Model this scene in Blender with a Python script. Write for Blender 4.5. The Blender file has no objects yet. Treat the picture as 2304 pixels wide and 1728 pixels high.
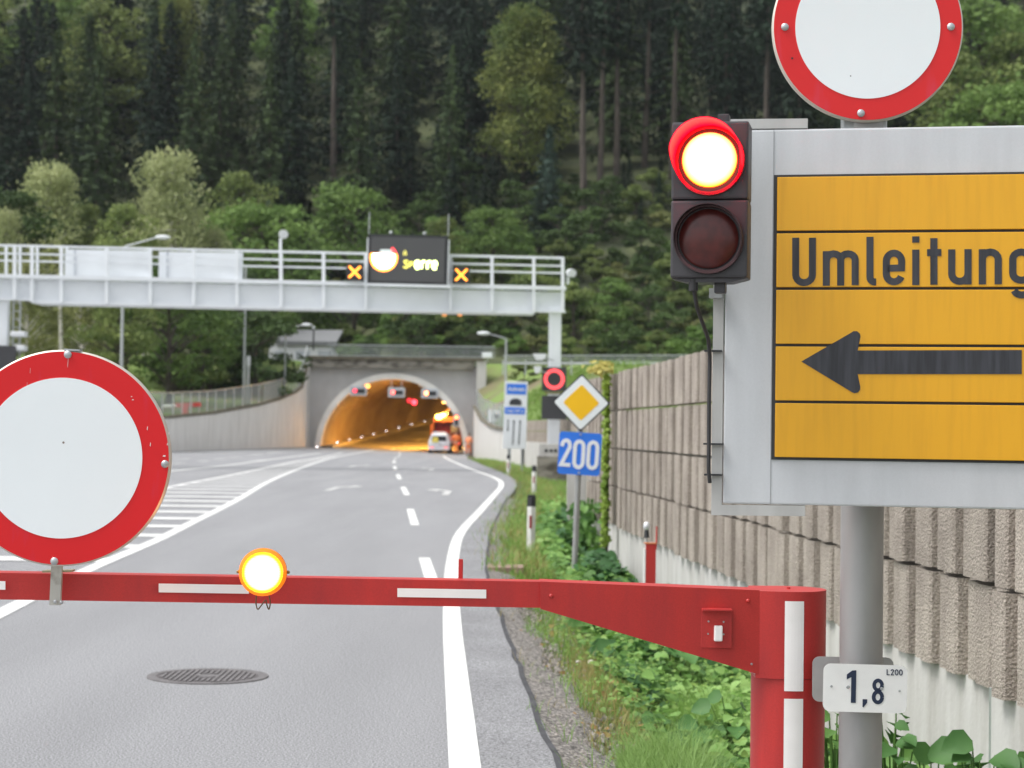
import bpy, math, random
import numpy as np
from mathutils import Vector, Matrix
random.seed(7)
R = math.radians
HAZE = .0001
scene = bpy.context.scene
col = scene.collection

# ------------------------------------------------------------------ camera
FPX, PW, PH = 4300.0, 2304.0, 1728.0
CAM = Vector((0, 0, 1.6)); PITCH, ROLL = R(1.386), 0.013
fw = Vector((0, math.cos(PITCH), math.sin(PITCH)))
rt0 = Vector((1, 0, 0)); up0 = rt0.cross(fw)
rt = rt0 * math.cos(ROLL) + up0 * math.sin(ROLL)
up = up0 * math.cos(ROLL) - rt0 * math.sin(ROLL)
cd = bpy.data.cameras.new('camera'); cam = bpy.data.objects.new('camera', cd); col.objects.link(cam)
cam.matrix_world = Matrix(((rt.x, up.x, -fw.x, CAM.x), (rt.y, up.y, -fw.y, CAM.y), (rt.z, up.z, -fw.z, CAM.z), (0, 0, 0, 1)))
cd.sensor_width = 36; cd.lens = FPX / PW * 36; cd.clip_start = 0.1; cd.clip_end = 3000
cd.dof.use_dof = True; cd.dof.focus_distance = 6.15; cd.dof.aperture_fstop = 5.6
scene.camera = cam
# ------------------------------------------------------------------ world, sun, exposure
w = bpy.data.worlds.new('World'); scene.world = w; w.use_nodes = True
nt = w.node_tree; nt.nodes.clear()
sky = nt.nodes.new('ShaderNodeTexSky'); sky.sky_type = 'NISHITA'; sky.sun_disc = False
SUN_EL, SUN_ROT = R(60), R(258)
sky.sun_elevation = SUN_EL; sky.sun_rotation = SUN_ROT
sky.air_density = 1.0; sky.dust_density = 3.0; sky.ozone_density = 1.0
hs = nt.nodes.new('ShaderNodeHueSaturation'); hs.inputs['Saturation'].default_value = 0.22
bg = nt.nodes.new('ShaderNodeBackground'); bg.inputs['Strength'].default_value = 0.13
wo = nt.nodes.new('ShaderNodeOutputWorld')
nt.links.new(sky.outputs[0], hs.inputs['Color']); nt.links.new(hs.outputs[0], bg.inputs[0]); nt.links.new(bg.outputs[0], wo.inputs[0])
sl = bpy.data.lights.new('sun', 'SUN'); sl.energy = 1.25; sl.angle = R(25); sl.color = (1, .98, .95)
so = bpy.data.objects.new('sun', sl); col.objects.link(so)
sd = Vector((math.sin(SUN_ROT) * math.cos(SUN_EL), math.cos(SUN_ROT) * math.cos(SUN_EL), math.sin(SUN_EL)))
so.rotation_euler = sd.to_track_quat('Z', 'Y').to_euler(); so.location = (0, -5, 30)
vs = scene.view_settings
vs.view_transform = 'Standard'; vs.look = 'None'; vs.exposure = 0.95; vs.gamma = 1; vs.use_curve_mapping = False
scene.cycles.use_denoising = True
scene.cycles.max_bounces = 5; scene.cycles.diffuse_bounces = 3; scene.cycles.glossy_bounces = 3
scene.cycles.transparent_max_bounces = 12; scene.cycles.transmission_bounces = 4
scene.cycles.sample_clamp_indirect = 6

# ------------------------------------------------------------------ unprojecting the photograph
def ray(px, py): return fw + rt * ((px - 1152) / FPX) - up * ((py - 864) / FPX)
def P(px, py, Y):
    d = ray(px, py); return CAM + d * (Y / d.y)
def lerp_tab(tab, v):
    if v <= tab[0][0]: return tab[0][1]
    for (a, b), (c, d) in zip(tab, tab[1:]):
        if v <= c: return b + (d - b) * (v - a) / (c - a)
    return tab[-1][1]
def smooth(t): t = max(0., min(1., t)); return t * t * (3 - 2 * t)
def gz(x, y):
    return -.036 * (max(-16.5, min(-2.5, x)) + 16.5) * smooth((y - 90) / 62)
def G(px, py, dz=0.0):
    d = ray(px, py); t = -(CAM.z) / d.z
    for _ in range(25):
        p = CAM + d * t
        t = (CAM.z - gz(p.x, p.y) - dz) / -d.z
    return CAM + d * t
def hit(px, py, o, n):
    d = ray(px, py); return CAM + d * ((o - CAM).dot(n) / d.dot(n))

# ------------------------------------------------------------------ materials
MC = {}
def mat(name, c, rough=.6, metal=0., var=0., vscale=3., bump=0., bscale=40., c2=None, stretch=(1, 1, 1), emit=None, es=0., spec=.5,
        rand=0., trans=0., speck=None, coat=0., detail=5., lo=.35, hi=.65):
    if name in MC: return MC[name]
    m = bpy.data.materials.new(name); m.use_nodes = True; n = m.node_tree.nodes; l = m.node_tree.links
    b = n['Principled BSDF']; b.inputs['Roughness'].default_value = rough; b.inputs['Metallic'].default_value = metal
    b.inputs['Specular IOR Level'].default_value = spec; b.inputs['Coat Weight'].default_value = coat
    b.inputs['Base Color'].default_value = (*c, 1)
    tc = n.new('ShaderNodeTexCoord'); mp = n.new('ShaderNodeMapping'); mp.inputs['Scale'].default_value = stretch
    l.new(tc.outputs['Object'], mp.inputs[0]); src = None
    if var or c2:
        tx = n.new('ShaderNodeTexNoise'); tx.inputs['Scale'].default_value = vscale; tx.inputs['Detail'].default_value = detail
        l.new(mp.outputs[0], tx.inputs[0])
        rp = n.new('ShaderNodeValToRGB'); rp.color_ramp.elements[0].position = lo; rp.color_ramp.elements[1].position = hi
        a = c2 if c2 else tuple(max(0, k * (1 - var)) for k in c)
        z = c if c2 else tuple(min(1, k * (1 + var)) for k in c)
        rp.color_ramp.elements[0].color = (*a, 1); rp.color_ramp.elements[1].color = (*z, 1)
        l.new(tx.outputs[0], rp.inputs[0]); src = rp.outputs[0]
    if speck:
        sc, amt = speck
        tx = n.new('ShaderNodeTexNoise'); tx.inputs['Scale'].default_value = sc; tx.inputs['Detail'].default_value = 3
        l.new(tc.outputs['Object'], tx.inputs[0])
        mr = n.new('ShaderNodeMapRange'); mr.inputs[1].default_value = .3; mr.inputs[2].default_value = .7
        mr.inputs[3].default_value = 1 - amt; mr.inputs[4].default_value = 1 + amt
        l.new(tx.outputs[0], mr.inputs[0])
        mx = n.new('ShaderNodeVectorMath'); mx.operation = 'SCALE'
        if src: l.new(src, mx.inputs[0])
        else: mx.inputs[0].default_value = c
        l.new(mr.outputs[0], mx.inputs['Scale']); src = mx.outputs[0]
    if rand:
        oi = n.new('ShaderNodeObjectInfo')
        mr = n.new('ShaderNodeMapRange'); mr.inputs[3].default_value = 1 - rand; mr.inputs[4].default_value = 1 + rand
        l.new(oi.outputs['Random'], mr.inputs[0])
        mx = n.new('ShaderNodeVectorMath'); mx.operation = 'SCALE'
        if src: l.new(src, mx.inputs[0])
        else: mx.inputs[0].default_value = c
        l.new(mr.outputs[0], mx.inputs['Scale']); src = mx.outputs[0]
    if src: l.new(src, b.inputs['Base Color'])
    if bump:
        tx = n.new('ShaderNodeTexNoise'); tx.inputs['Scale'].default_value = bscale; tx.inputs['Detail'].default_value = 4
        l.new(tc.outputs['Object'], tx.inputs[0])
        bp = n.new('ShaderNodeBump'); bp.inputs['Strength'].default_value = bump; bp.inputs['Distance'].default_value = .02
        l.new(tx.outputs[0], bp.inputs['Height']); l.new(bp.outputs[0], b.inputs['Normal'])
    if emit: b.inputs['Emission Color'].default_value = (*emit, 1); b.inputs['Emission Strength'].default_value = es
    if trans:
        tr = n.new('ShaderNodeBsdfTranslucent'); ms = n.new('ShaderNodeMixShader'); ms.inputs[0].default_value = trans
        if src: l.new(src, tr.inputs[0])
        else: tr.inputs[0].default_value = (*c, 1)
        l.new(b.outputs[0], ms.inputs[1]); l.new(tr.outputs[0], ms.inputs[2]); l.new(ms.outputs[0], n['Material Output'].inputs[0])
    MC[name] = m; return m
def see_through(name, c, opacity):
    m = mat(name, c, .6); n = m.node_tree.nodes; l = m.node_tree.links
    t = n.new('ShaderNodeBsdfTransparent'); ms = n.new('ShaderNodeMixShader'); ms.inputs[0].default_value = opacity
    l.new(t.outputs[0], ms.inputs[1]); l.new(n['Principled BSDF'].outputs[0], ms.inputs[2]); l.new(ms.outputs[0], n['Material Output'].inputs[0])
    return m

ASPH = mat('asphalt', (.262, .264, .272), .8, var=.09, vscale=1.1, stretch=(1, .10, 1), bump=.6, bscale=90, speck=(85, .6), spec=.5, lo=.3, hi=.7)
ASPH2 = mat('shoulder_asphalt', (.235, .237, .245), .8, var=.10, vscale=1.2, bump=.6, bscale=90, speck=(90, .7), spec=.5)
EDGESHADE = mat('edge_shade', (.05, .05, .055), .8, var=.3, vscale=6)
PAINT = mat('road_paint', (.70, .70, .685), .65, var=.08, vscale=3, speck=(60, .10), bump=.15, bscale=90)
RED = mat('red_paint', (.52, .036, .032), .42, c2=(.43, .034, .034), vscale=5, stretch=(2.5, 2.5, .5), speck=(200, .07), lo=.3, hi=.6, spec=.4, bump=.05, bscale=300)
REDTOP = RED
SIGNRED = mat('sign_red', (.70, .010, .014), .4, c2=(.66, .022, .05), vscale=5, stretch=(3, 3, .6), spec=.4, lo=.3, hi=.42)
SIGNRED2 = mat('sign_red_faded', (.72, .02, .022), .4, c2=(.68, .045, .08), vscale=4, stretch=(3, 3, .6), spec=.4, lo=.3, hi=.45)
SIGNWHITE = mat('sign_white', (.86, .91, .92), .4, var=.015, vscale=2)
STRIPE = mat('white_sheeting', (.93, .91, .89), .5, var=.03, vscale=9)
STEEL = mat('galvanised_steel', (.46, .48, .49), .42, .55, var=.14, vscale=14)
POLE = mat('pole_zinc', (.37, .37, .365), .5, .5, var=.16, vscale=3.5, stretch=(1, 1, .5), bump=.04, bscale=60)
ALU = mat('brushed_aluminium', (.50, .50, .485), .38, .35, var=.1, vscale=10, stretch=(1, 1, .25))
PANELGREY = mat('panel_grey', (.58, .60, .62), .45, .05, var=.035, vscale=7, stretch=(2.5, 2.5, .4), speck=(160, .02))
YEL = mat('panel_yellow', (.80, .40, .008), .33, c2=(.73, .355, .007), vscale=5, stretch=(9, 9, .7), lo=.25, hi=.55, spec=.6)
BLACKP = mat('black_print', (.035, .037, .045), .45, var=.35, vscale=7, stretch=(8, 8, .6))
BLACK = mat('black_plastic', (.028, .03, .033), .5, var=.1, vscale=10)
DGREY = mat('housing_plastic', (.045, .043, .048), .45, var=.12, vscale=8)
RUBBER = mat('rubber', (.03, .03, .032), .6)
BLUE = mat('sign_blue', (.03, .20, .82), .4, var=.02)
SIGNYEL = mat('sign_yellow', (.98, .56, .004), .4, var=.02)
CONC = mat('concrete', (.60, .585, .56), .85, c2=(.47, .45, .42), vscale=1.4, stretch=(2.2, 2.2, .35), lo=.22, hi=.62, bump=.2, bscale=20)
CONCW = mat('concrete_plinth', (.53, .52, .50), .8, c2=(.41, .395, .37), vscale=2.2, stretch=(3, 3, .5), lo=.3, hi=.6, bump=.15, bscale=25)
CONCP = mat('concrete_portal', (.52, .51, .50), .9, c2=(.46, .45, .44), vscale=1.0, stretch=(1, 1, .8), bump=.2, bscale=10)
CONCD = mat('stained_concrete', (.30, .28, .24), .9, c2=(.085, .075, .06), vscale=1.1, stretch=(1, 1, 2.6), lo=.38, hi=.56)
RIB = mat('ribbed_aggregate', (.41, .36, .31), .95, c2=(.29, .25, .215), rand=.10, vscale=3.5, stretch=(1, 1, .6), bump=1.0, bscale=75, speck=(120, .35), detail=7)
MOSSC = mat('wall_coping', (.17, .15, .11), .9, c2=(.10, .09, .06), vscale=2)
WHITEM = mat('white_metal', (.84, .87, .90), .5, var=.03, vscale=1.2)
WHITEB = mat('white_render', (.72, .74, .76), .7, var=.03)
GREYB = mat('grey_cladding', (.60, .63, .67), .6, var=.06)
TUN = mat('tunnel_lining', (.40, .34, .28), .85, c2=(.25, .2, .16), vscale=.35, stretch=(1, .5, 1), lo=.3, hi=.7)
RINGM = mat('portal_ring', (.85, .83, .78), .8, var=.08, vscale=1)
BARK = mat('bark', (.085, .07, .058), .9, var=.25, vscale=3, stretch=(1, 1, .3))
BARKW = mat('birch_bark', (.62, .58, .55), .8, c2=(.2, .17, .15), vscale=3, lo=.28, hi=.4)
GRASSG = mat('grass_bank', (.17, .25, .06), .95, c2=(.17, .145, .08), lo=.36, hi=.5, vscale=.16, bump=.6, bscale=12)
SOIL = mat('verge_soil', (.115, .115, .055), 1, c2=(.08, .11, .035), vscale=4, bump=.8, bscale=30)
GRAVEL = mat('gravel', (.30, .28, .26), .95, c2=(.13, .12, .11), vscale=38, bump=1.0, bscale=60, speck=(40, .9))
FLOORW = mat('forest_floor', (.085, .10, .04), 1, c2=(.035, .045, .02), vscale=.3, bump=.6, bscale=4)
LEAFM = {
 'spruce': mat('needles_dark', (.034, .056, .034), .85, c2=(.018, .032, .022), vscale=.25, rand=.35, trans=.12, spec=.15),
 'spruce_l': mat('needles_green', (.085, .125, .048), .85, c2=(.042, .066, .034), vscale=.35, rand=.25, trans=.15, spec=.15),
 'blue': mat('needles_blue', (.085, .125, .10), .85, c2=(.045, .08, .06), vscale=.4, rand=.2, trans=.15, spec=.15),
 'olive': mat('leaves_olive', (.25, .30, .10), .8, c2=(.13, .18, .06), vscale=.45, rand=.25, trans=.3, spec=.2),
 'green': mat('leaves_green', (.20, .30, .085), .8, c2=(.105, .18, .05), vscale=.5, rand=.25, trans=.3, spec=.2),
 'dark': mat('leaves_dark', (.09, .14, .045), .8, c2=(.05, .085, .03), vscale=.5, rand=.2, trans=.2, spec=.2),
 'yellow': mat('leaves_yellowing', (.27, .29, .09), .8, c2=(.11, .16, .05), vscale=.22, rand=.1, trans=.3, spec=.2),
 'birch': mat('leaves_birch', (.42, .45, .23), .8, c2=(.27, .31, .14), vscale=.5, rand=.12, trans=.35, spec=.2),
 'rust': mat('leaves_rusty', (.30, .31, .125), .8, c2=(.17, .20, .075), vscale=.4, rand=.15, trans=.3, spec=.2),
}

# ------------------------------------------------------------------ mesh building
def wloc(o):
    v = Vector((0, 0, 0))
    while o: v += o.location; o = o.parent
    return v
def tag(o, label=None, cat=None, group=None, kind=None):
    if label: o['label'] = label
    if cat: o['category'] = cat
    if group: o['group'] = group
    if kind: o['kind'] = kind
    return o
def thing(name, loc, label, cat, group=None):
    o = bpy.data.objects.new(name, None); o.location = Vector(loc); o.empty_display_size = .2
    col.objects.link(o); return tag(o, label, cat, group)
class MB:
    def __init__(s): s.v = []; s.f = []; s.M = None; s.sm = []
    def _v(s, pts):
        i = len(s.v)
        for p in pts:
            p = Vector(p); s.v.append(tuple(s.M @ p if s.M else p))
        return i
    def quad(s, a, b, c, d): i = s._v((a, b, c, d)); s.f.append((i, i + 1, i + 2, i + 3)); return s
    def poly(s, pts): i = s._v(pts); s.f.append(tuple(range(i, i + len(pts)))); return s
    def box(s, c, d, tap=1.0):
        x, y, z = c; a, b, e = d[0] / 2, d[1] / 2, d[2] / 2
        i = s._v([(x - a, y - b, z - e), (x + a, y - b, z - e), (x + a, y + b, z - e), (x - a, y + b, z - e),
                  (x - a * tap, y - b * tap, z + e), (x + a * tap, y - b * tap, z + e), (x + a * tap, y + b * tap, z + e), (x - a * tap, y + b * tap, z + e)])
        s.f += [tuple(i + k for k in q) for q in ((3, 2, 1, 0), (4, 5, 6, 7), (0, 1, 5, 4), (1, 2, 6, 5), (2, 3, 7, 6), (3, 0, 4, 7))]; return s
    def bbox(s, c, d, bev=.01):
        # box with chamfered edges: cross-shaped hull
        import bmesh
        bm = bmesh.new(); bmesh.ops.create_cube(bm, size=1)
        for v in bm.verts: v.co = Vector((v.co.x * d[0], v.co.y * d[1], v.co.z * d[2]))
        bmesh.ops.bevel(bm, geom=bm.edges[:], offset=bev, segments=2, profile=.6, affect='EDGES')
        bm.verts.index_update(); i = s._v([Vector(c) + v.co for v in bm.verts])
        s.f += [tuple(i + v.index for v in f.verts) for f in bm.faces]; bm.free(); return s
    def prism(s, pts, a, b):           # polygon pts in (x,z), extruded y a..b
        n = len(pts); i = s._v([(x, a, z) for x, z in pts] + [(x, b, z) for x, z in pts])
        s.f.append(tuple(range(i, i + n))); s.f.append(tuple(range(i + 2 * n - 1, i + n - 1, -1)))
        s.f += [(i + k, i + n + k, i + n + (k + 1) % n, i + (k + 1) % n) for k in range(n)]; return s
    def lathe(s, prof, c, axis=(0, 0, 1), n=24, caps=True):
        ax = Vector(axis).normalized(); t = Vector((1, 0, 0)) if abs(ax.x) < .9 else Vector((0, 1, 0))
        e1 = ax.cross(t).normalized(); e2 = ax.cross(e1); c = Vector(c)
        i = s._v([c + ax * h + (e1 * math.cos(2 * math.pi * k / n) + e2 * math.sin(2 * math.pi * k / n)) * r for r, h in prof for k in range(n)])
        for j in range(len(prof) - 1):
            s.f += [(i + j * n + k, i + j * n + (k + 1) % n, i + (j + 1) * n + (k + 1) % n, i + (j + 1) * n + k) for k in range(n)]
        if caps:
            s.f.append(tuple(range(i + n - 1, i - 1, -1))); q = i + (len(prof) - 1) * n; s.f.append(tuple(range(q, q + n)))
        return s
    def cyl(s, a, b, r, n=16, r2=None):
        a = Vector(a); b = Vector(b); L = (b - a).length
        return s.lathe([(r, 0), (r if r2 is None else r2, L)], a, b - a, n)
    def tube(s, pts, r, n=8):
        pts = [Vector(p) for p in pts]; rings = []; m = len(pts)
        rs = r if isinstance(r, (list, tuple)) else [r] * m
        ref = None
        for k, p in enumerate(pts):
            d = (pts[min(k + 1, m - 1)] - pts[max(k - 1, 0)]).normalized()
            if ref is None: ref = Vector((0, 0, 1)) if abs(d.z) < .8 else Vector((1, 0, 0))
            e1 = (ref - d * ref.dot(d)).normalized(); e2 = d.cross(e1); ref = e1
            rings.append(s._v([p + (e1 * math.cos(2 * math.pi * q / n) + e2 * math.sin(2 * math.pi * q / n)) * rs[k] for q in range(n)]))
        for a, b in zip(rings, rings[1:]):
            s.f += [(a + q, a + (q + 1) % n, b + (q + 1) % n, b + q) for q in range(n)]
        s.f.append(tuple(range(rings[0] + n - 1, rings[0] - 1, -1))); s.f.append(tuple(range(rings[-1], rings[-1] + n))); return s
    def sphere(s, c, r, n=12, m=8, sc=(1, 1, 1)):
        c = Vector(c)
        prof = [(r * math.sin(math.pi * j / m), -r * math.cos(math.pi * j / m)) for j in range(m + 1)]
        i = s._v([(c.x + a * math.cos(2 * math.pi * k / n) * sc[0], c.y + a * math.sin(2 * math.pi * k / n) * sc[1], c.z + h * sc[2]) for a, h in prof for k in range(n)])
        for j in range(m): s.f += [(i + j * n + k, i + j * n + (k + 1) % n, i + (j + 1) * n + (k + 1) % n, i + (j + 1) * n + k) for k in range(n)]
        return s
    def bar(s, a, b, wx, wz):
        a = Vector(a); b = Vector(b); d = (b - a).normalized()
        t = Vector((0, 0, 1)) if abs(d.z) < .9 else Vector((0, 1, 0))
        e1 = d.cross(t).normalized() * wx / 2; e2 = e1.cross(d).normalized() * wz / 2
        i = s._v([a - e1 - e2, a + e1 - e2, a + e1 + e2, a - e1 + e2, b - e1 - e2, b + e1 - e2, b + e1 + e2, b - e1 + e2])
        s.f += [tuple(i + k for k in q) for q in ((3, 2, 1, 0), (4, 5, 6, 7), (0, 1, 5, 4), (1, 2, 6, 5), (2, 3, 7, 6), (3, 0, 4, 7))]; return s
    def build(s, name, m, parent=None, smooth=False, label=None):
        me = bpy.data.meshes.new(name); off = wloc(parent) if parent else Vector((0, 0, 0))
        if not parent and s.v: pass
        me.from_pydata([tuple(Vector(v) - off) for v in s.v], [], s.f); me.update()
        import bmesh
        if len(s.f) < 20000:
            bm = bmesh.new(); bm.from_mesh(me); bmesh.ops.recalc_face_normals(bm, faces=bm.faces); bm.to_mesh(me); bm.free()
        me.materials.append(m)
        if smooth:
            me.polygons.foreach_set('use_smooth', [True] * len(me.polygons))
            try: me.set_sharp_from_angle(angle=R(38))
            except Exception: pass
        o = bpy.data.objects.new(name, me); col.objects.link(o)
        if parent: o.parent = parent
        if label: o['label'] = label
        return o
def frame(o, ex, ez):
    """local x=ex, y = away from viewer, z = ez"""
    ex = Vector(ex).normalized(); ez = Vector(ez).normalized(); ey = ez.cross(ex)
    o = Vector(o)
    return Matrix(((ex.x, ey.x, ez.x, o.x), (ex.y, ey.y, ez.y, o.y), (ex.z, ey.z, ez.z, o.z), (0, 0, 0, 1)))
def yaw_frame(o, deg, tilt=0.):
    a = R(deg); ex = Vector((math.cos(a), math.sin(a), 0)); ey = Vector((-math.sin(a), math.cos(a), 0))
    ez = Vector((0, 0, 1)); q = Matrix.Rotation(tilt, 3, ey)
    return frame(o, q @ ex, q @ ez)
def ribbon(mb, pts, wd, y0, y1):
    """flat stroke along 2-D pts (local x,z), from y0 to y1"""
    pts = [p for k, p in enumerate(pts) if k == 0 or (Vector(p) - Vector(pts[k - 1])).length > 1e-5]
    n = len(pts); L = []; Rr = []
    for i in range(n):
        p = Vector(pts[i]); d0 = (p - Vector(pts[i - 1])).normalized() if i else None
        d1 = (Vector(pts[i + 1]) - p).normalized() if i < n - 1 else None
        d0 = d0 or d1; d1 = d1 or d0
        n0 = Vector((-d0.y, d0.x)); n1 = Vector((-d1.y, d1.x)); m_ = (n0 + n1)
        m_ = m_.normalized() if m_.length > 1e-6 else n0
        k = wd / 2 / max(.45, m_.dot(n0)); L.append(p + m_ * k); Rr.append(p - m_ * k)
    for i in range(n - 1):
        q = [L[i], L[i + 1], Rr[i + 1], Rr[i]]
        mb.prism([(a.x, a.y) for a in q], y0, y1)
def arc(cx, cy, rx, ry, a0, a1, n=10):
    return [(cx + rx * math.cos(R(a0 + (a1 - a0) * k / n)), cy + ry * math.sin(R(a0 + (a1 - a0) * k / n))) for k in range(n + 1)]
def sheet(name, pts_rows, m, kind='structure', smooth_=True):
    """rows of equal length of points -> one grid mesh"""
    mb = MB(); nr = len(pts_rows); nc = len(pts_rows[0])
    mb.v = [tuple(p) for r in pts_rows for p in r]
    mb.f = [(i * nc + j, i * nc + j + 1, (i + 1) * nc + j + 1, (i + 1) * nc + j) for i in range(nr - 1) for j in range(nc - 1)]
    o = mb.build(name, m, None, smooth_); return tag(o, kind=kind)
def cards(name, C, T, N, wd, ht, m, parent=None, kindshape=0):
    """many leaf faces: centre C, long axis T, normal N, width, height arrays"""
    C = np.asarray(C, float); T = np.asarray(T, float); N = np.asarray(N, float)
    T /= np.linalg.norm(T, axis=1)[:, None] + 1e-9
    B = np.cross(T, N); B /= np.linalg.norm(B, axis=1)[:, None] + 1e-9
    N = np.cross(B, T)
    wd = np.asarray(wd)[:, None] * np.ones((len(C), 1)); ht = np.asarray(ht)[:, None] * np.ones((len(C), 1))
    if kindshape == 0:
        V = np.stack([C - T * ht / 2, C + B * wd / 2 - T * ht * .05, C + T * ht / 2, C - B * wd / 2 + T * ht * .05], 1); k = 4
        F = np.arange(len(C) * 4).reshape(-1, 4)
    elif kindshape == 1:   # heart-shaped leaf folded along its midrib, tip drooping
        a = C; up_ = N
        V = np.stack([a, a + B * wd * .42 + T * ht * .12 + up_ * wd * .10, a + B * wd * .5 + T * ht * .45 + up_ * wd * .13, a + B * wd * .27 + T * ht * .8 + up_ * wd * .02,
                      a + T * ht * 1.0 - up_ * ht * .16, a - B * wd * .27 + T * ht * .8 + up_ * wd * .02, a - B * wd * .5 + T * ht * .45 + up_ * wd * .13, a - B * wd * .42 + T * ht * .12 + up_ * wd * .10,
                      a + T * ht * .45 - up_ * wd * .02], 1); k = 9
        q = np.array([[0, 1, 2, 8], [8, 2, 3, 4], [8, 4, 5, 6], [0, 8, 6, 7]])
        F = (np.arange(len(C)) * 9)[:, None, None] + q[None]; F = F.reshape(-1, 4)
    else:                  # grass blade bending over
        V = np.stack([C - B * wd / 2, C + B * wd / 2, C + T * ht * .55 + B * wd * .38 + N * ht * .06, C + T * ht * .55 - B * wd * .38 + N * ht * .06,
                      C + T * ht * .93 + N * ht * .34], 1)
        n = len(C); base = (np.arange(n) * 5)[:, None]
        F1 = base + np.array([[0, 1, 2, 3]]); F2 = base + np.array([[3, 2, 4, 4]])
        V = V.reshape(-1, 3)
        me = bpy.data.meshes.new(name); off = np.array(wloc(parent)) if parent else 0
        faces = [tuple(f) for f in F1.tolist()] + [tuple(f[:3]) for f in F2.tolist()]
        me.from_pydata((V - off).tolist(), [], faces); me.update(); me.materials.append(m)
        o = bpy.data.objects.new(name, me); col.objects.link(o); o.parent = parent; return o
    V = V.reshape(-1, 3)
    if parent: V = V - np.array(wloc(parent))
    me = bpy.data.meshes.new(name); me.vertices.add(len(V)); me.vertices.foreach_set('co', V.ravel())
    me.loops.add(F.size); me.loops.foreach_set('vertex_index', F.ravel().astype(np.int32))
    me.polygons.add(len(F)); me.polygons.foreach_set('loop_start', np.arange(0, F.size, 4, dtype=np.int32))
    me.polygons.foreach_set('loop_total', np.full(len(F), 4, dtype=np.int32)); me.update(calc_edges=True); me.validate()
    me.materials.append(m)
    if kindshape == 1: me.polygons.foreach_set('use_smooth', [True] * len(me.polygons))
    o = bpy.data.objects.new(name, me); col.objects.link(o)
    if parent: o.parent = parent
    return o
def copy_tree(o, parent=None):
    c = o.copy(); col.objects.link(c); c.parent = parent
    for ch in o.children: copy_tree(ch, c)
    return c

# ================================================================== SETTING: ground, road, walls
wallA = lambda Y: 2.88 - .061 * Y
WTAB = [(0, 2.88), (33, .87), (40, 2.2), (50, 3.0), (75, 2.25), (90, .62), (104, -.78), (130, -2.1), (158, -3.15)]
wallX = lambda Y: lerp_tab(WTAB, Y)
LTAB = [(40, -34), (72, -28), (95, -24.5), (118, -21), (129, -20.1), (140, -18.6), (152, -17.6), (159, -16.9)]
leftX = lambda Y: lerp_tab(LTAB, Y)
LTOP = [(60, 1.6), (95, 1.9), (118, 2.2), (129, 2.56), (140, 3.25), (148, 3.85), (154, 4.5), (156.5, 5.0), (159, 7.2)]
edge_px = [(1300, 1850), (1266, 1727), (1213, 1613), (1186, 1540), (1158, 1464), (1132, 1390), (1108, 1330), (1097, 1285), (1097, 1262), (1101, 1223), (1110, 1183),
           (1135, 1132), (1158, 1105), (1163, 1092), (1158, 1080), (1141, 1068), (1112, 1056), (1081, 1045), (1055, 1034), (1050, 1026)]
EDGE = [(.0, .75)] + [(G(*p).y, G(*p).x) for p in edge_px]
edgeX = lambda Y: lerp_tab(EDGE, Y)
def verge_z(x, y):
    d = x - edgeX(y)
    k = 1 - smooth((y - 60) / 30)
    return gz(x, y) - .03 - (.24 * max(0, d) if d < 1.9 else .456) * (.25 + .75 * k)
Ys = [0, 2, 4, 6, 8] + [8 + 1.5 * k for k in range(1, 68)] + [112 + 4 * k for k in range(0, 13)]
# big ground
sheet('ground', [[(-700, -300, -1.2), (700, -300, -1.2)], [(-700, 900, -1.2), (700, 900, -1.2)]], SOIL)
rows = []
for Y in Ys:
    a, b = leftX(Y) if Y > 40 else -34, edgeX(Y)
    rows.append([(a + (b - a) * k / 24, Y, gz(a + (b - a) * k / 24, Y)) for k in range(25)])
rows.insert(0, [(-34 + (34.75) * k / 24, -20, 0) for k in range(25)])
sheet('road', rows, ASPH)
# shoulder strip right of the edge line: slightly darker asphalt
def curve_pts(px):  return [G(*p) for p in px]
RL = [(1053, 1850), (1046, 1727), (1028, 1533), (1020, 1446), (1016, 1373), (1015, 1300), (1020, 1251), (1030, 1211), (1048, 1184), (1073, 1158), (1090, 1139), (1106, 1121), (1120, 1105),
      (1127, 1096), (1127, 1085), (1118, 1078), (1105, 1072), (1085, 1065), (1066, 1058), (1048, 1051), (1030, 1043), (1012, 1035), (998, 1026)]
def resample(pts, step=1.2):
    out = [pts[0]]
    # Catmull-Rom
    for i in range(len(pts) - 1):
        p0 = pts[max(i - 1, 0)]; p1 = pts[i]; p2 = pts[i + 1]; p3 = pts[min(i + 2, len(pts) - 1)]
        n = max(1, int((p2 - p1).length / step))
        for k in range(1, n + 1):
            t = k / n
            out.append(.5 * ((2 * p1) + (p2 - p0) * t + (2 * p0 - 5 * p1 + 4 * p2 - p3) * t * t + (3 * p1 - p0 - 3 * p2 + p3) * t ** 3))
    return out
def line_strip(pts, wd, dz=.004):
    rows = []
    for i, p in enumerate(pts):
        d = (pts[min(i + 1, len(pts) - 1)] - pts[max(i - 1, 0)]); d.z = 0; d.normalize(); nrm = Vector((d.y, -d.x, 0)) * wd / 2
        rows.append([(q.x, q.y, gz(q.x, q.y) + dz) for q in (p - nrm, p + nrm)])
    return rows
rl = resample(curve_pts(RL))
RLX = sorted((p.y, p.x) for p in rl)
rows = []
for Y in [y for y in Ys if 0 < y < 120]:
    a, b = lerp_tab(RLX, Y) if Y > RLX[0][0] else RLX[0][1], edgeX(Y)
    if b - a < .05: continue
    rows.append([(a + (b - a) * k / 4, Y, gz(a + (b - a) * k / 4, Y) + .004) for k in range(5)])
sheet('road_shoulder', rows, ASPH2)
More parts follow.
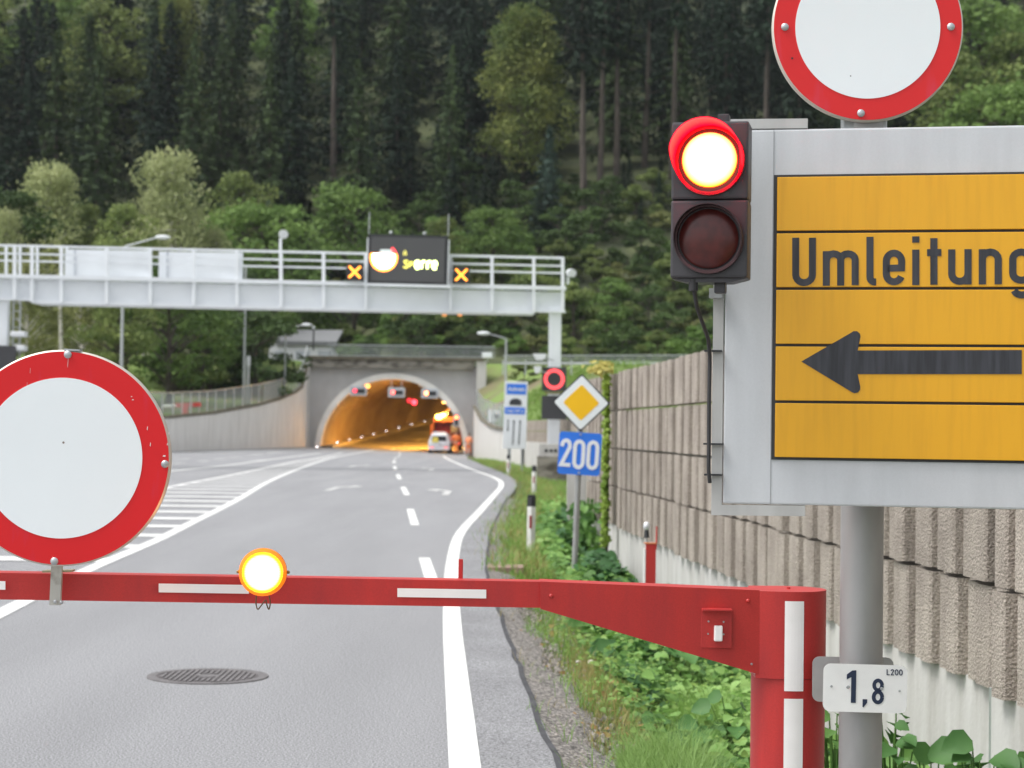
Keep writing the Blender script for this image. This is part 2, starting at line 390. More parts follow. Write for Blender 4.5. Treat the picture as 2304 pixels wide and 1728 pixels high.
# markings -------------------------------------------------------------
PAINT2 = mat('worn_paint', (.50, .50, .49), .7, var=.2, vscale=6)
def marking(name, rows_list, label=None, m=PAINT):
    mb = MB()
    for rows in rows_list:
        for a, b in zip(rows, rows[1:]):
            mb.quad(a[0], a[1], b[1], b[0])
    o = mb.build(name, m); return tag(o, kind='structure')
marking('edge_line', [line_strip(rl, .152, .008)])
L1 = resample(curve_pts([(-150, 1455), (0, 1381), (194, 1284), (350, 1217), (420, 1182), (531, 1126.5), (617.6, 1074.8 + 3), (711.7, 1041), (784, 1023), (849, 1011), (905, 1001)]))
marking('lane_line', [line_strip(L1, .175, .005)])
L2 = resample(curve_pts([(-300, 1330), (0, 1190), (200, 1138), (382.5, 1095.7), (531, 1066.8), (657, 1040), (712, 1031), (770, 1019)]))
marking('hatch_border_line', [line_strip(L2, .165, .005)])
l1x = sorted((p.y, p.x) for p in L1); l2x = sorted((p.y, p.x) for p in L2)
bars = []
Y = 20.05
while Y < 112:
    a, b = lerp_tab(l2x, Y), lerp_tab(l1x, Y)
    if b - a > .5: bars.append([[(a, Y - .34, gz(a, Y) + .009), (a, Y + .34, gz(a, Y) + .009)], [(b, Y - .34, gz(b, Y) + .009), (b, Y + .34, gz(b, Y) + .009)]])
    Y += 2.58
marking('hatch_bars', bars)
DX = [(0, .2), (17, -.6), (23.9, -1.07), (31.8, -1.58), (38.2, -2.0), (46.2, -2.5), (52.7, -2.97), (66, -3.89), (79, -4.8), (90, -5.5), (105, -6.4), (125, -7.3), (158, -9.2)]
dl = []
y0 = 17.4
while y0 < 155:
    p = [Vector((lerp_tab(DX, y0 + k), y0 + k, 0)) for k in (0, 1.6, 3.2, 4.8, 6.4)]
    dl.append(line_strip(p, .14, .004)); y0 += 14.4
marking('dashed_line', dl)
# lanes of the other carriageway, beside the left wall
wl = resample([Vector((leftX(Y) + 1.6, Y, 0)) for Y in (60, 95, 118, 129, 140, 152, 159)])
marking('wall_edge_line', [line_strip(wl, .2, .005)])
ld = []
for (a, b, c) in ((388, 430, 1033), (448, 470, 1038), (480, 508, 1034), (514, 545, 1029), (560, 590, 1024), (600, 628, 1019), (388, 415, 1043), (560, 600, 1036)):
    pa, pb = G(a, c), G(b, c - 1.0); ld.append(line_strip([pa, pb], .25, .005))
marking('broken_lane_line', ld)
marking('carriageway_line', [line_strip(resample(curve_pts([(-100, 1120), (370, 1062), (520, 1046), (640, 1030), (720, 1020)])), .2, .0052)])
def arrow_mark(px, py, L, turn):
    c = G(px, py); mb = MB(); M = Matrix.Translation((c.x, c.y, 0)); z = lambda x, y: gz(c.x + x, c.y + y) + .006
    P2 = [(-.09, -L / 2), (.09, -L / 2), (.09, L * .12), (-.09, L * .12)]
    mb.poly([(c.x + x, c.y + y, z(x, y)) for x, y in P2])
    s = turn
    P3 = [(-.09 * s, L * .12), (.09 * s, L * .12), (.3 * s, L * .22), (.3 * s, L * .08), (.62 * s, L * .34), (.3 * s, L * .5), (.3 * s, L * .36), (.05 * s, L * .27)]
    mb.poly([(c.x + x, c.y + y, z(x, y)) for x, y in P3])
    if turn < 0 or True:
        P4 = [(-.30, L * .14), (-.0, L * .14), (0, L * .46), (-.14, L * .46)]
    return tag(mb.build('arrow_marking', PAINT2), kind='structure')
for px, py, L, s in ((755, 1098, 4.6, 1), (1008, 1107, 4.6, -1), (797, 1048, 5, 1), (973, 1056, 5, -1)): arrow_mark(px, py, L, s)
# dark strip painting the shaded crevice of the asphalt edge; verge
rows = []
for Y in [3 + .5 * k for k in range(100)]:
    e = edgeX(Y) + random.uniform(-.012, .012)
    rows.append([(e - .03, Y, gz(e, Y) + .0065), (e + .004, Y, gz(e, Y) + .0065), (e + .004, Y, gz(e, Y) - .08)])
sheet('asphalt_edge', rows, EDGESHADE, smooth_=False)
rows = []
for Y in [3 + .35 * k for k in range(90)] + [35 + 1.5 * k for k in range(80)]:
    a, b = edgeX(Y), wallX(Y) + .3
    if b < a + .2: b = a + .2
    rows.append([(a + (b - a) * k / 16, Y, verge_z(a + (b - a) * k / 16, Y) + random.uniform(-.012, .012) * (k > 0)) for k in range(17)])
sheet('verge', rows, SOIL)
rows = []
for Y in [3 + .25 * k for k in range(170)]:
    wdt = .38 - .12 * smooth((Y - 9) / 9) + .08 * math.sin(Y * 1.7) + .05 * math.sin(Y * 4.1)
    if 17.5 < Y < 23: wdt += .1
    a = edgeX(Y) + .003
    rows.append([(a + wdt * k / 5, Y, verge_z(a + wdt * k / 5, Y) + (.028 if k < 5 else -.02) + random.uniform(-.006, .006)) for k in range(6)])
sheet('gravel_strip', rows, GRAVEL)
mbp = MB()
for i in range(5200):
    Y = 6.5 + 20 * random.random() ** 1.6; x = edgeX(Y) + .01 + abs(random.gauss(0, .24)); z = verge_z(x, Y) + .02; s = random.uniform(.006, .022)
    a = random.random() * 6.28
    mbp.M = Matrix.Translation((x, Y, z)) @ Matrix.Rotation(a, 4, 'Z')
    mbp.box((0, 0, 0), (s * 1.6, s * 1.1, s * .8), .6)
tag(mbp.build('loose_pebbles', mat('pebble', (.42, .39, .35), .9, c2=(.16, .14, .125), vscale=30)), kind='stuff')

# hillside -------------------------------------------------------------
def hill(x, y):
    n = 1.6 * math.sin(x * .05 + y * .03) + .9 * math.sin(x * .13 - y * .07 + 1) + .4 * math.sin(x * .31 + y * .27)
    if y > 161:
        t = y - 161
        if x < -8: t = max(0., t - 24 * smooth((-9 - x) / 4) * (1 - smooth((y - 188) / 34)))
        z = 6.9 + .36 * t + .0005 * t * t
        return z + n * smooth(t / 40)
    if x > -6:
        d = max(0, x - wallX(y))
        z = 1.5 + 4.8 * smooth((y - 90) / 42) + .03 * max(0, y - 132)
        z = min(z, lerp_tab([(90, 1.9), (104, 1.5), (130, 2.0), (158, 4.0), (161, 7.0)], y) + .55 * d)
        return z
    d = max(0, leftX(y) - x)
    return min(lerp_tab(LTOP, y) - .25 + .10 * d + .2 * math.sin(x * .3), 7.5)
rows = []
for Y in [56 + 3 * k for k in range(35)] + [160.9]:
    rows.append([(leftX(Y) - .28 - d, Y, hill(leftX(Y) - .28 - d, Y)) for d in (0, 1.5, 3, 6, 9, 13, 18, 25, 35, 50, 70, 100)])
sheet('grass_bank_left', rows, GRASSG)
rows = []
for Y in [36 + 3 * k for k in range(42)] + [160.9]:
    rows.append([(wallX(Y) + .28 + d, Y, hill(wallX(Y) + .28 + d, Y) if Y > 60 else 1.4) for d in (0, 1, 2, 3.5, 5, 8, 12, 17, 25, 40, 70, 110)])
sheet('grass_bank_right', rows, GRASSG)
rows = []
for Y in [160.9] + [163 + 5 * k for k in range(60)]:
    rows.append([(x, Y, hill(x, max(Y, 161.01))) for x in range(-170, 171, 5)])
sheet('hillside', rows, FLOORW)

# left retaining wall --------------------------------------------------
t = thing('retaining_wall', (-21, 118, 0), 'long pale concrete retaining wall left of the tunnel, topped by a wire fence', 'wall')
mb = MB(); cp = MB(); ys = [60, 75, 95, 106, 118, 123, 129, 134, 140, 144, 148, 151, 154, 156.5, 158.9]
for a, b in zip(ys, ys[1:]):
    xa, xb, za, zb = leftX(a), leftX(b), lerp_tab(LTOP, a), lerp_tab(LTOP, b)
    mb.quad((xa, a, -.1), (xb, b, -.1), (xb, b, zb - .12), (xa, a, za - .12))
    mb.quad((xa - .25, a, -.1), (xb - .25, b, -.1), (xb - .25, b, zb - .12), (xa - .25, a, za - .12))
    mb.quad((xa, a, za - .12), (xb, b, zb - .12), (xb - .25, b, zb - .12), (xa - .25, a, za - .12))
    i = cp._v([(xa + .06, a, za - .13), (xa - .3, a, za - .13), (xa - .3, a, za + .05), (xa + .06, a, za + .05), (xb + .06, b, zb - .13), (xb - .3, b, zb - .13), (xb - .3, b, zb + .05), (xb + .06, b, zb + .05)])
    cp.f += [tuple(i + k for k in q) for q in ((0, 4, 7, 3), (1, 2, 6, 5), (3, 7, 6, 2), (0, 1, 5, 4))]
mb.build('wall', mat('concrete_pale', (.80, .78, .75), .85, c2=(.62, .60, .57), vscale=1.2, stretch=(2.2, 2.2, .3), lo=.25, hi=.6), t); cp.build('coping', MOSSC, t)
t = thing('wire_fence', (-21, 118, 2.2), 'grey wire fence with close posts running along the top of the left retaining wall', 'fence')
FM = see_through('wire_mesh', (.42, .46, .46), .42); FM2 = see_through('thin_mesh', (.42, .48, .46), .2)
mb = MB(); rl_ = MB(); Y = 66
FH = lambda Y: 1.42 if Y < 156.4 else 1.2
py = None
while Y < 158.7:
    st = 2.2 if Y < 141 else 1.1
    x, z = leftX(Y) - .12, lerp_tab(LTOP, Y); x2, z2 = leftX(min(Y + st, 158.7)) - .12, lerp_tab(LTOP, min(Y + st, 158.7))
    m_ = MB(); m_.box((x, Y, z + .72), (.09, .09, 1.45)); m_.build('post', STEEL, t)
    mb.quad((x, Y, z + .08), (x2, min(Y + st, 158.7), z2 + .08), (x2, min(Y + st, 158.7), z2 + 1.42), (x, Y, z + 1.42))
    rl_.bar((x, Y, z + 1.44), (x2, min(Y + st, 158.7), z2 + 1.44), .06, .06); Y += st
mb.build('mesh', FM, t); rl_.build('top_rail', STEEL, t)

# portal ---------------------------------------------------------------
XC, RO, RI, YP = -9.9, 6.42, 5.93, 159.0
ZB = -.2
t = thing('tunnel_portal', (XC, YP, 0), 'grey concrete tunnel portal with white arch ring, stained parapet and dark curving bore', 'tunnel')
mb = MB(); xs = [-16.8] + [XC + RO * math.cos(math.pi * (1 - k / 48)) for k in range(49)] + [-2.95]
zt = 6.85
def az(x):
    q = RO * RO - (x - XC) ** 2
    return ZB + math.sqrt(q) if q > 0 else -1.2
for a, b in zip(xs, xs[1:]):
    za = az(a) if abs(a - XC) < RO - 1e-4 else (-1.2 if (b < XC - RO + 1e-3 or a > XC + RO - 1e-3) else ZB)
    zb = az(b) if abs(b - XC) < RO - 1e-4 else (-1.2 if (b < XC - RO + 1e-3 or a > XC + RO - 1e-3) else ZB)
    mb.quad((a, YP, za), (b, YP, zb), (b, YP, zt), (a, YP, zt))
mb.quad((-16.8, YP, zt), (-2.95, YP, zt), (-2.95, YP + 1.4, zt), (-16.8, YP + 1.4, zt))
mb.build('face_wall', CONCP, t)
mb = MB(); mb.box((-17.0, YP - .25, 3.2), (.4, .9, 8.4)); mb.build('pilaster', CONC, t)
mb = MB(); mb.box((-2.55, YP - .3, 3.0), (.8, 1.0, 8.6)); mb.build('pilaster', CONC, t)
mb = MB(); mb.box((-9.95, YP - .2, 6.92), (13.6, 1.0, .66)); mb.build('parapet', CONCD, t)
mb = MB(); mb.box((-9.7, YP - .25, 7.42), (14.6, 1.3, .26)); mb.build('cornice', MOSSC, t)
mb = MB()
for k in range(64):
    a0, a1 = math.pi * k / 64, math.pi * (k + 1) / 64
    def rp(r, a, y): return (XC + r * math.cos(a), y, ZB + r * math.sin(a))
    mb.quad(rp(RI, a0, YP - .25), rp(RO, a0, YP - .25), rp(RO, a1, YP - .25), rp(RI, a1, YP - .25))
    mb.quad(rp(RO, a0, YP - .25), rp(RO, a0, YP + .02), rp(RO, a1, YP + .02), rp(RO, a1, YP - .25))
    mb.quad(rp(RI, a0, YP - .25), rp(RI, a0, YP + 1.2), rp(RI, a1, YP + 1.2), rp(RI, a1, YP - .25))
for s_ in (-1, 1): mb.box((XC + s_ * (RO + RI) / 2, YP + .3, ZB - .5), (RO - RI, 1.0, 1.0))
mb.build('arch_ring', RINGM, t, True)
TZ = lambda s: .012 * s + .00023 * s * s
TX = lambda s: .000715 * s * s
rows = []
for k in range(70):
    s_ = 1.0 + k * 4; row = []
    for j in range(41):
        a = math.pi * (1.05 - 1.1 * j / 40)
        row.append((XC + TX(s_) + RI * math.cos(a), YP + s_, ZB + TZ(s_) + RI * math.sin(a)))
    rows.append(row)
mb = MB(); nc = 41; mb.v = [p for r in rows for p in r]
mb.f = [(i * nc + j, i * nc + j + 1, (i + 1) * nc + j + 1, (i + 1) * nc + j) for i in range(69) for j in range(40)]
mb.build('tunnel_lining', TUN, t, True)
rows = []
for k in range(71):
    s_ = -1 + k * 4; s2 = max(0, s_)
    rows.append([(XC + TX(s2) + x, YP + s_, TZ(s2) + gz(XC + x, YP) + .002) for x in (-5.95, -3, 0, 3, 5.95)])
sheet('tunnel_floor', rows, ASPH)
TF = lambda s, x: Vector((XC + TX(s) + x, YP + s, TZ(s) + gz(XC + x, YP)))
mr = []
for a in (-4.7, 4.2):
    p = [TF(s, a) for s in range(0, 140, 6)]; mr.append([[(q.x - .1, q.y, q.z + .012), (q.x + .1, q.y, q.z + .012)] for q in p])
for k in range(8):
    p = [TF(s, -.3) for s in (k * 14 + 3, k * 14 + 9)]; mr.append([[(q.x - .1, q.y, q.z + .012), (q.x + .1, q.y, q.z + .012)] for q in p])
marking('tunnel_lane_lines', mr)
for s_, x in ((-1, -5.45), (1, 5.45)):
    mb = MB()
    for k in range(69):
        a, b = TF(k * 4, x), TF(k * 4 + 4, x)
        mb.quad(a + Vector((-.5, 0, .16)), a + Vector((.5, 0, .16)), b + Vector((.5, 0, .16)), b + Vector((-.5, 0, .16)))
        mb.quad(a + Vector((-s_ * .5, 0, -.1)), a + Vector((-s_ * .5, 0, .16)), b + Vector((-s_ * .5, 0, .16)), b + Vector((-s_ * .5, 0, -.1)))
    tag(mb.build('tunnel_walkway', CONC), kind='structure')
# light studs along the left tunnel kerb
STUD = mat('stud_light', (.8, .8, .8), emit=(1, .85, .85), es=5)
g0 = None
leds = [(713, 1008, 158.0), (744.6, 1000.4, 168.5), (772.5, 995, 178.5), (800.7, 988.7, 188.5), (828.6, 982, 198.5), (857, 974.6, 208.5), (885.5, 967, 218.5), (914, 958, 228.5), (943.6, 950, 238.5), (972, 941, 248.5)]
for i, (a, b, Y) in enumerate(leds):
    p = P(a, b, Y); p.z += .10
    if i: q_ = TF(Y - YP, -5.5); p = Vector((q_.x, Y, q_.z + .24))
    e = thing('marker_light', p, 'small white marker light on the left kerb, in the line curving into the tunnel', 'light', 'marker lights on the tunnel kerb')
    if i == 0: e['label'] = 'small white marker light just outside the tunnel, at the foot of the arch'
    m_ = MB(); m_.sphere(p, .05 if i < 2 else .04, 10, 6); m_.build('lens', STUD, e, True)
    m_ = MB(); m_.box((p.x, p.y + .06, p.z - .06), (.12, .06, .14)); m_.build('base', STEEL, e)
# tunnel luminaires + their light
LUM = mat('sodium_lamp', (1, .6, .2), emit=(1, .50, .10), es=9)
def lamp(s_, x, z, W, vis=True):
    c = Vector((XC + TX(s_) + x, YP + s_, ZB + TZ(s_) + z))
    e = thing('tunnel_lamp', c, 'orange sodium lamp under the tunnel roof', 'lamp', 'orange lamps under the tunnel roof')
    m_ = MB(); m_.box(c + Vector((0, 0, .09)), (.5, 1.3, .14)); m_.build('housing', STEEL, e)
    m_ = MB(); m_.box(c, (.36, 1.1, .05)); m_.build('diffuser', LUM, e)
    ld_ = bpy.data.lights.new('tunnel_lamp_light', 'AREA'); ld_.shape = 'RECTANGLE'; ld_.size = .4; ld_.size_y = 1.2; ld_.energy = W; ld_.color = (1, .46, .07)
    lo_ = bpy.data.objects.new('light', ld_); col.objects.link(lo_); lo_.parent = e; lo_.location = (0, 0, -.06)
for s_, x, W in ((8, 4.0, 1300), (14, 4.1, 1000), (24, 4.2, 520), (38, 4.0, 420), (54, 3.8, 400), (72, 3.6, 400), (92, 3.4, 380), (116, 3.4, 330)):
    lamp(s_, x, math.sqrt(RI ** 2 - x * x) - .35, W)
pl_ = bpy.data.lights.new('bore_fill', 'POINT'); pl_.energy = 420; pl_.color = (1, .50, .09); pl_.shadow_soft_size = .12; plo = bpy.data.objects.new('bore_fill', pl_); col.objects.link(plo); plo.location = (XC + 4.2, YP + 9, 3.6)  # added fill light without a fixture, brightens bore, car and people
pl2 = bpy.data.lights.new('ceiling_fill', 'POINT'); pl2.energy = 170; pl2.color = (1, .55, .1); pl2.shadow_soft_size = .1; plo = bpy.data.objects.new('ceiling_fill', pl2); col.objects.link(plo); plo.location = (XC + 4.3, YP + 2.6, 3.0)  # second added fill light, no fixture, brightens the upper right ceiling

# railing on the portal, white box
t = thing('portal_railing', (-9.5, YP - .6, 7.55), 'grey steel railing standing on the tunnel portal above the arch', 'railing')
mb = MB()
for k in range(62):
    x = -15.2 + k * .225; mb.box((x, YP - .6, 8.0), (.03, .03, .9))
mb.build('balusters', STEEL, t); mb = MB(); mb.box((-8.4, YP - .6, 8.5), (13.9, .07, .07)); mb.box((-8.4, YP - .6, 7.6), (13.9, .05, .05)); mb.build('rails', STEEL, t)
mb = MB(); mb.quad((-15.2, YP - .57, 7.6), (-1.5, YP - .57, 7.6), (-1.5, YP - .57, 8.5), (-15.2, YP - .57, 8.5)); mb.build('mesh', FM2, t)
c = P(1096, 799, YP - 1.2)
t = thing('equipment_box', c, 'small white box fixed at the right end of the portal railing', 'box')
mb = MB(); mb.bbox(c, (.85, .4, .45), .03); mb.build('casing', WHITEM, t); mb = MB(); mb.box(c + Vector((0, .35, -.3)), (.08, .35, .5)); mb.build('bracket', STEEL, t)

# right wing wall of the tunnel (C) and far ribbed wall (B)
t = thing('wing_wall', (-1, 110, 0), 'pale concrete wing wall curving from the right of the tunnel to the ribbed wall', 'wall')
CT = [(88, 1.55), (97, 1.6), (104, 1.65), (112, 1.75), (130, 2.3), (145, 3.0), (150, 3.2), (158.4, 3.5)]
ys = [91.5, 97, 104, 112, 121, 130, 138, 145, 150, 158.4]
mb = MB(); cp = MB()
for a, b in zip(ys, ys[1:]):
    xa, xb, za, zb = wallX(a), wallX(b), lerp_tab(CT, a), lerp_tab(CT, b)
    for o_ in (0, .25): mb.quad((xa + o_, a, -1), (xb + o_, b, -1), (xb + o_, b, zb), (xa + o_, a, za))
    mb.quad((xa, a, za), (xb, b, zb), (xb + .25, b, zb), (xa + .25, a, za))
    cp.bar((xa + .1, a, za + .07), (xb + .1, b, zb + .07), .42, .12)
mb.build('wall', CONC, t); cp.build('coping', MOSSC, t)
mb = MB(); rl_ = MB()
for a, b in zip(ys[1:], ys[2:]):
    xa, xb, za, zb = wallX(a) + .15, wallX(b) + .15, lerp_tab(CT, a) + .1, lerp_tab(CT, b) + .1
    mb.quad((xa, a, za), (xb, b, zb), (xb, b, zb + 1.3), (xa, a, za + 1.3)); rl_.bar((xa, a, za + 1.3), (xb, b, zb + 1.3), .05, .05); rl_.box((xa, a, za + .65), (.06, .06, 1.3))
mb.build('fence_mesh', FM, t); rl_.build('fence_frame', STEEL, t)
c = P(1114, 937, 118)
t = thing('fan_box', c, 'white square housing with a round dark opening, mounted on the right wing wall', 'box')
mb = MB(); mb.bbox(c, (.78, .5, .78), .04); mb.build('housing', WHITEM, t); mb = MB(); mb.cyl(c + Vector((.1, -.28, 0)), c + Vector((.1, -.245, 0)), .15, 20); mb.build('opening', BLACK, t)
mb = MB(); mb.box(c + Vector((0, .1, -.55)), (.1, .1, .7)); mb.build('bracket', STEEL, t)

def ribbed_panel(mb, p0, p1, z0, z1, dep=.048, back=.17, rib=.455):
    """precast panel between plan points with vertical ribs on the road side"""
    p0 = Vector(p0); p1 = Vector(p1); d = (p1 - p0); L = d.length; d.normalize(); nrm = Vector((-d.y, d.x))  # towards road when running away from camera
    n = max(1, round(L / rib)); r = L / n; prof = []
    for k in range(n):
        a = k * r; j = random.uniform(-.012, .012)
        # running away from the camera: groove then rib
        g_ = .10 if k else .03
        prof += [(a + .0, -dep * 1.5), (a + g_, -dep * 1.5), (a + g_ + .012, -.012 + j), (a + g_ + .03, .0 + j), (a + r * .55, .006 + j), (a + r * .62, -.016 + j), (a + r - .03, -.014 + j), (a + r - .012, -dep * .9)]
    prof = prof[:-2] + [(L - .20, -.02), (L - .19, -dep * 1.6)] if L > 3 else prof
    prof.append((L, -dep * 1.6))
    pts = [p0 + d * s + nrm * o for s, o in prof]
    for a, b in zip(pts, pts[1:]): mb.quad((a.x, a.y, z0), (b.x, b.y, z0), (b.x, b.y, z1), (a.x, a.y, z1))
    bk = [p0 - nrm * back, p1 - nrm * back]
    for z in (z0, z1):
        i = mb._v([(q.x, q.y, z) for q in pts] + [(bk[1].x, bk[1].y, z), (bk[0].x, bk[0].y, z)]); mb.f.append(tuple(range(i, len(mb.v))))
    mb.quad((bk[0].x, bk[0].y, z0), (bk[1].x, bk[1].y, z0), (bk[1].x, bk[1].y, z1), (bk[0].x, bk[0].y, z1))
    for q, e in ((pts[0], bk[0]), (pts[-1], bk[1])): mb.quad((q.x, q.y, z0), (e.x, e.y, z0), (e.x, e.y, z1), (q.x, q.y, z1))
t = thing('noise_barrier_wall', (wallA(20), 20, -.3), 'long brown ribbed concrete noise wall on a pale plinth along the right verge', 'wall')
mods = [4.2, 9.3, 14.4, 19.5, 24.6, 28.6]
for k, (a, b) in enumerate(zip(mods, mods[1:])):
    q0 = Vector((wallA(a) + .03, a + .02)); q1 = Vector((wallA(b) - .03, b - .01))
    for j in range(4):
        mb = MB(); zz = .37 + .5 * j; gap = .02
        jj = random.uniform(-.008, .008)
        ribbed_panel(mb, q0 + Vector((jj, 0)), q1 + Vector((jj, 0)), zz + (0 if j == 0 else gap), zz + .5 - .004 + (.0 if j < 3 else 0))
        mb.build('ribbed_panel', RIB, t)
    mb = MB(); d = (q1 - q0).normalized(); n_ = Vector((d.y, -d.x)) # away from road
    a3, b3 = q0 + n_ * .06, q1 + n_ * .06; c3, d3 = q1 + n_ * .2, q0 + n_ * .2
    i = mb._v([(p.x, p.y, z) for z in (-.9, .372) for p in (a3, b3, c3, d3)])
    mb.f += [tuple(i + k_ for k_ in q) for q in ((4, 5, 6, 7), (0, 1, 5, 4), (1, 2, 6, 5), (2, 3, 7, 6), (3, 0, 4, 7))]
    mb.build('plinth', CONCW, t)
    mb = MB(); mb.box((wallA(a) + .10, a + .0, -.25), (.12, .16, 1.25)); mb.build('steel_post', STEEL, t)
mb = MB(); mb.box((wallA(18) + .3, 18, -.2), (.01, .01, .01))
t = thing('far_noise_wall', (1.5, 82, 0), 'far low brown ribbed wall on a tall pale plinth behind the gantry post', 'wall')
pts = [(1.42, 31.5), (2.2, 40), (3.0, 50), (2.9, 60), (2.6, 68.0), (2.25, 75), (1.45, 83), (.66, 91.3)]
for a, b in zip(pts, pts[1:]):
    for j in range(2):
        mb = MB(); ribbed_panel(mb, a, b, 1.07 + .5 * j + (.02 if j else 0), 1.56 + .5 * j); mb.build('ribbed_panel', RIB, t)
    mb = MB(); q0, q1 = Vector(a), Vector(b); d = (q1 - q0).normalized(); n_ = Vector((d.y, -d.x)); 
    i = mb._v([(p.x, p.y, z) for z in (-.9, 1.07) for p in (q0 - n_ * .03, q1 - n_ * .03, q1 + n_ * .2, q0 + n_ * .2)])
    mb.f += [tuple(i + k_ for k_ in q) for q in ((4, 5, 6, 7), (0, 1, 5, 4), (1, 2, 6, 5), (2, 3, 7, 6), (3, 0, 4, 7))]
    mb.build('plinth', CONCW, t)
# pale stub walls between the two walls, behind the 200 sign
t = thing('end_wall', (1.4, 36, -.3), 'short pale concrete end wall half hidden by plants behind the blue route sign', 'wall')
for x, y in ((1.15, 34.2), (1.75, 36.0)):
    mb = MB(); mb.box((x, y, .25), (.28, .3, 1.7)); mb.build('pillar', CONCW, t)
mb = MB(); mb.box((2.0, 37, .1), (1.6, .2, 1.4)); mb.build('panel', CONCW, t)
# concrete block with three pipes
c = G(1230, 1069)
t = thing('concrete_block', (c.x, c.y, 0), 'stained concrete foundation block with three dark pipe holes under the gantry post', 'block')
BY = 72.5; pl, pr = P(1209, 1027, BY), P(1275, 1069, BY)
mb = MB(); mb.box(((pl.x + pr.x) / 2, BY + .6, (pl.z - .3) / 2), (pr.x - pl.x, 1.2, pl.z + .3)); mb.build('block', CONCD, t)
p = P(1242, 1014, BY + .5)
mb = MB(); mb.box((p.x, BY + .6, p.z), (1.0, .9, .5)); mb.build('plinth', CONCW, t)
for a in (1229, 1240, 1250):
    q = P(a, 1014, BY + .13); mb = MB(); mb.cyl(q, q + Vector((0, .05, 0)), .065, 12); mb.build('pipe_hole', BLACK, t)

# guard rail and fence above the right bank
t = thing('guard_rail', (4, 133, 6.3), 'long steel guard rail and wire fence crossing above the right grass bank', 'guard rail')
mb = MB(); mr_ = MB(); ms_ = MB()
pa, pb = P(1132, 817, 133), P(1560, 817, 124)
for k in range(9):
    q = pa.lerp(pb, k / 8); m_ = MB(); m_.box((q.x, q.y, q.z - .3), (.1, .1, 1.0)); m_.build('post', STEEL, t)
mb.bar(pa, pb, .06, .15); mb.build('rail', STEEL, t)
up_ = Vector((0, 0, 1))
ms_.quad(pa + up_ * .15, pb + up_ * .15, pb + up_ * .5, pa + up_ * .5); ms_.build('mesh', FM2, t)
mr_.bar(pa + up_ * .52, pb + up_ * .52, .05, .05); mr_.build('top_rail', STEEL, t)

# ================================================================== GANTRY
GY = lambda px: 72.0 + 2.6 * max(-100, min(1280, px)) / 1270
def GP(px, py, dy=0.): return P(px, py, GY(px) + dy)
t = thing('sign_gantry', GP(640, 690), 'white steel sign gantry with railings spanning the road before the tunnel', 'gantry')
def gbar(mb, a, b, wy, dy=0.): # rectangular member between two pixel corners given as centre line
    mb.bar(GP(*a, dy), GP(*b, dy), .0, 0)
def member(a, b, hpx, wy, dy=0.):
    m_ = MB(); p, q = GP(*a, dy), GP(*b, dy); m_.bar(p, q, wy, hpx / 59.5); return m_
# girder box, its chords and stiffeners
mb = MB(); a, b, c_, d_ = GP(72, 628), GP(1200, 655), GP(1200, 700), GP(72, 678)
for dy in (.08, 1.5): mb.quad(*[p + Vector((0, dy, 0)) for p in (a, b, c_, d_)])
a2, b2, c2, d2 = GP(-40, 626), GP(72, 628), GP(72, 672), GP(-40, 670)
mb.quad(*[p + Vector((0, .12, 0)) for p in (a2, b2, c2, d2)])
a2, b2, c2, d2 = GP(1198, 655), GP(1270, 657), GP(1270, 699), GP(1198, 698)
mb.quad(*[p + Vector((0, .12, 0)) for p in (a2, b2, c2, d2)])
bp, bq = GP(72, 682), GP(1200, 706)
mb.quad(bp, bq, bq + Vector((0, 1.5, 0)), bp + Vector((0, 1.5, 0)))
mb.build('girder_web', WHITEM, t)
m_ = member((72, 679), (1203, 704), 7, .2); m_.build('lower_flange', WHITEM, t)
m_ = member((-60, 620), (1272, 649), 9, .3, -.05); m_.build('upper_chord', WHITEM, t)
m_ = member((-60, 672), (72, 674), 5, .2); m_.build('lower_flange', WHITEM, t)
m_ = member((1200, 700), (1272, 702), 5, .2); m_.build('lower_flange', WHITEM, t)
RT = lambda px: 549 + (577.5 - 549) * px / 1265
GB = lambda px: 620 + 29 * px / 1265
for px in (-18, 33, 72, 138, 240, 338, 436, 533, 632, 728, 823, 1014, 1107, 1201, 1266):
    m_ = MB(); m_.bar(GP(px, RT(px) + 2, -.12), GP(px, (678 if px > 71 else 672) + (704 - 680) * max(0, px) / 1200, -.12), .13, .10); m_.build('upright', WHITEM, t)
for off, hh in ((0, 5.5), (18, 4), (34, 4)):
    for dy in (0, 1.5):
        for xa, xb in ((-60, 826), (1012, 1268)):
            m_ = MB(); m_.bar(GP(xa, RT(xa) + off + 3, dy), GP(xb, RT(xb) + off + 3, dy), .06, hh / 59.5); m_.build('rail', WHITEM, t)
for px in (14, 45, 84, 150):
    m_ = MB(); m_.bar(GP(px, RT(px) + 3, 1.5), GP(px, GB(px), 1.5), .1, .1); m_.build('upright', WHITEM, t)
for xa, xb in ((147, 343), (358, 549)):
    m_ = MB(); p, q = GP(xa, RT(xa) + 9, .5), GP(xb, GB(xb) - 1, .5); m_.box(((p.x + q.x) / 2, p.y, (p.z + q.z) / 2), (q.x - p.x, .08, p.z - q.z)); m_.build('rear_sign_panel', WHITEM, t)
for px in (168, 190, 262, 290, 376, 455, 480):
    m_ = MB(); m_.bar(GP(px, RT(px) + 9, .4), GP(px, GB(px), .4), .07, .05); m_.build('panel_rib', GREYB, t)
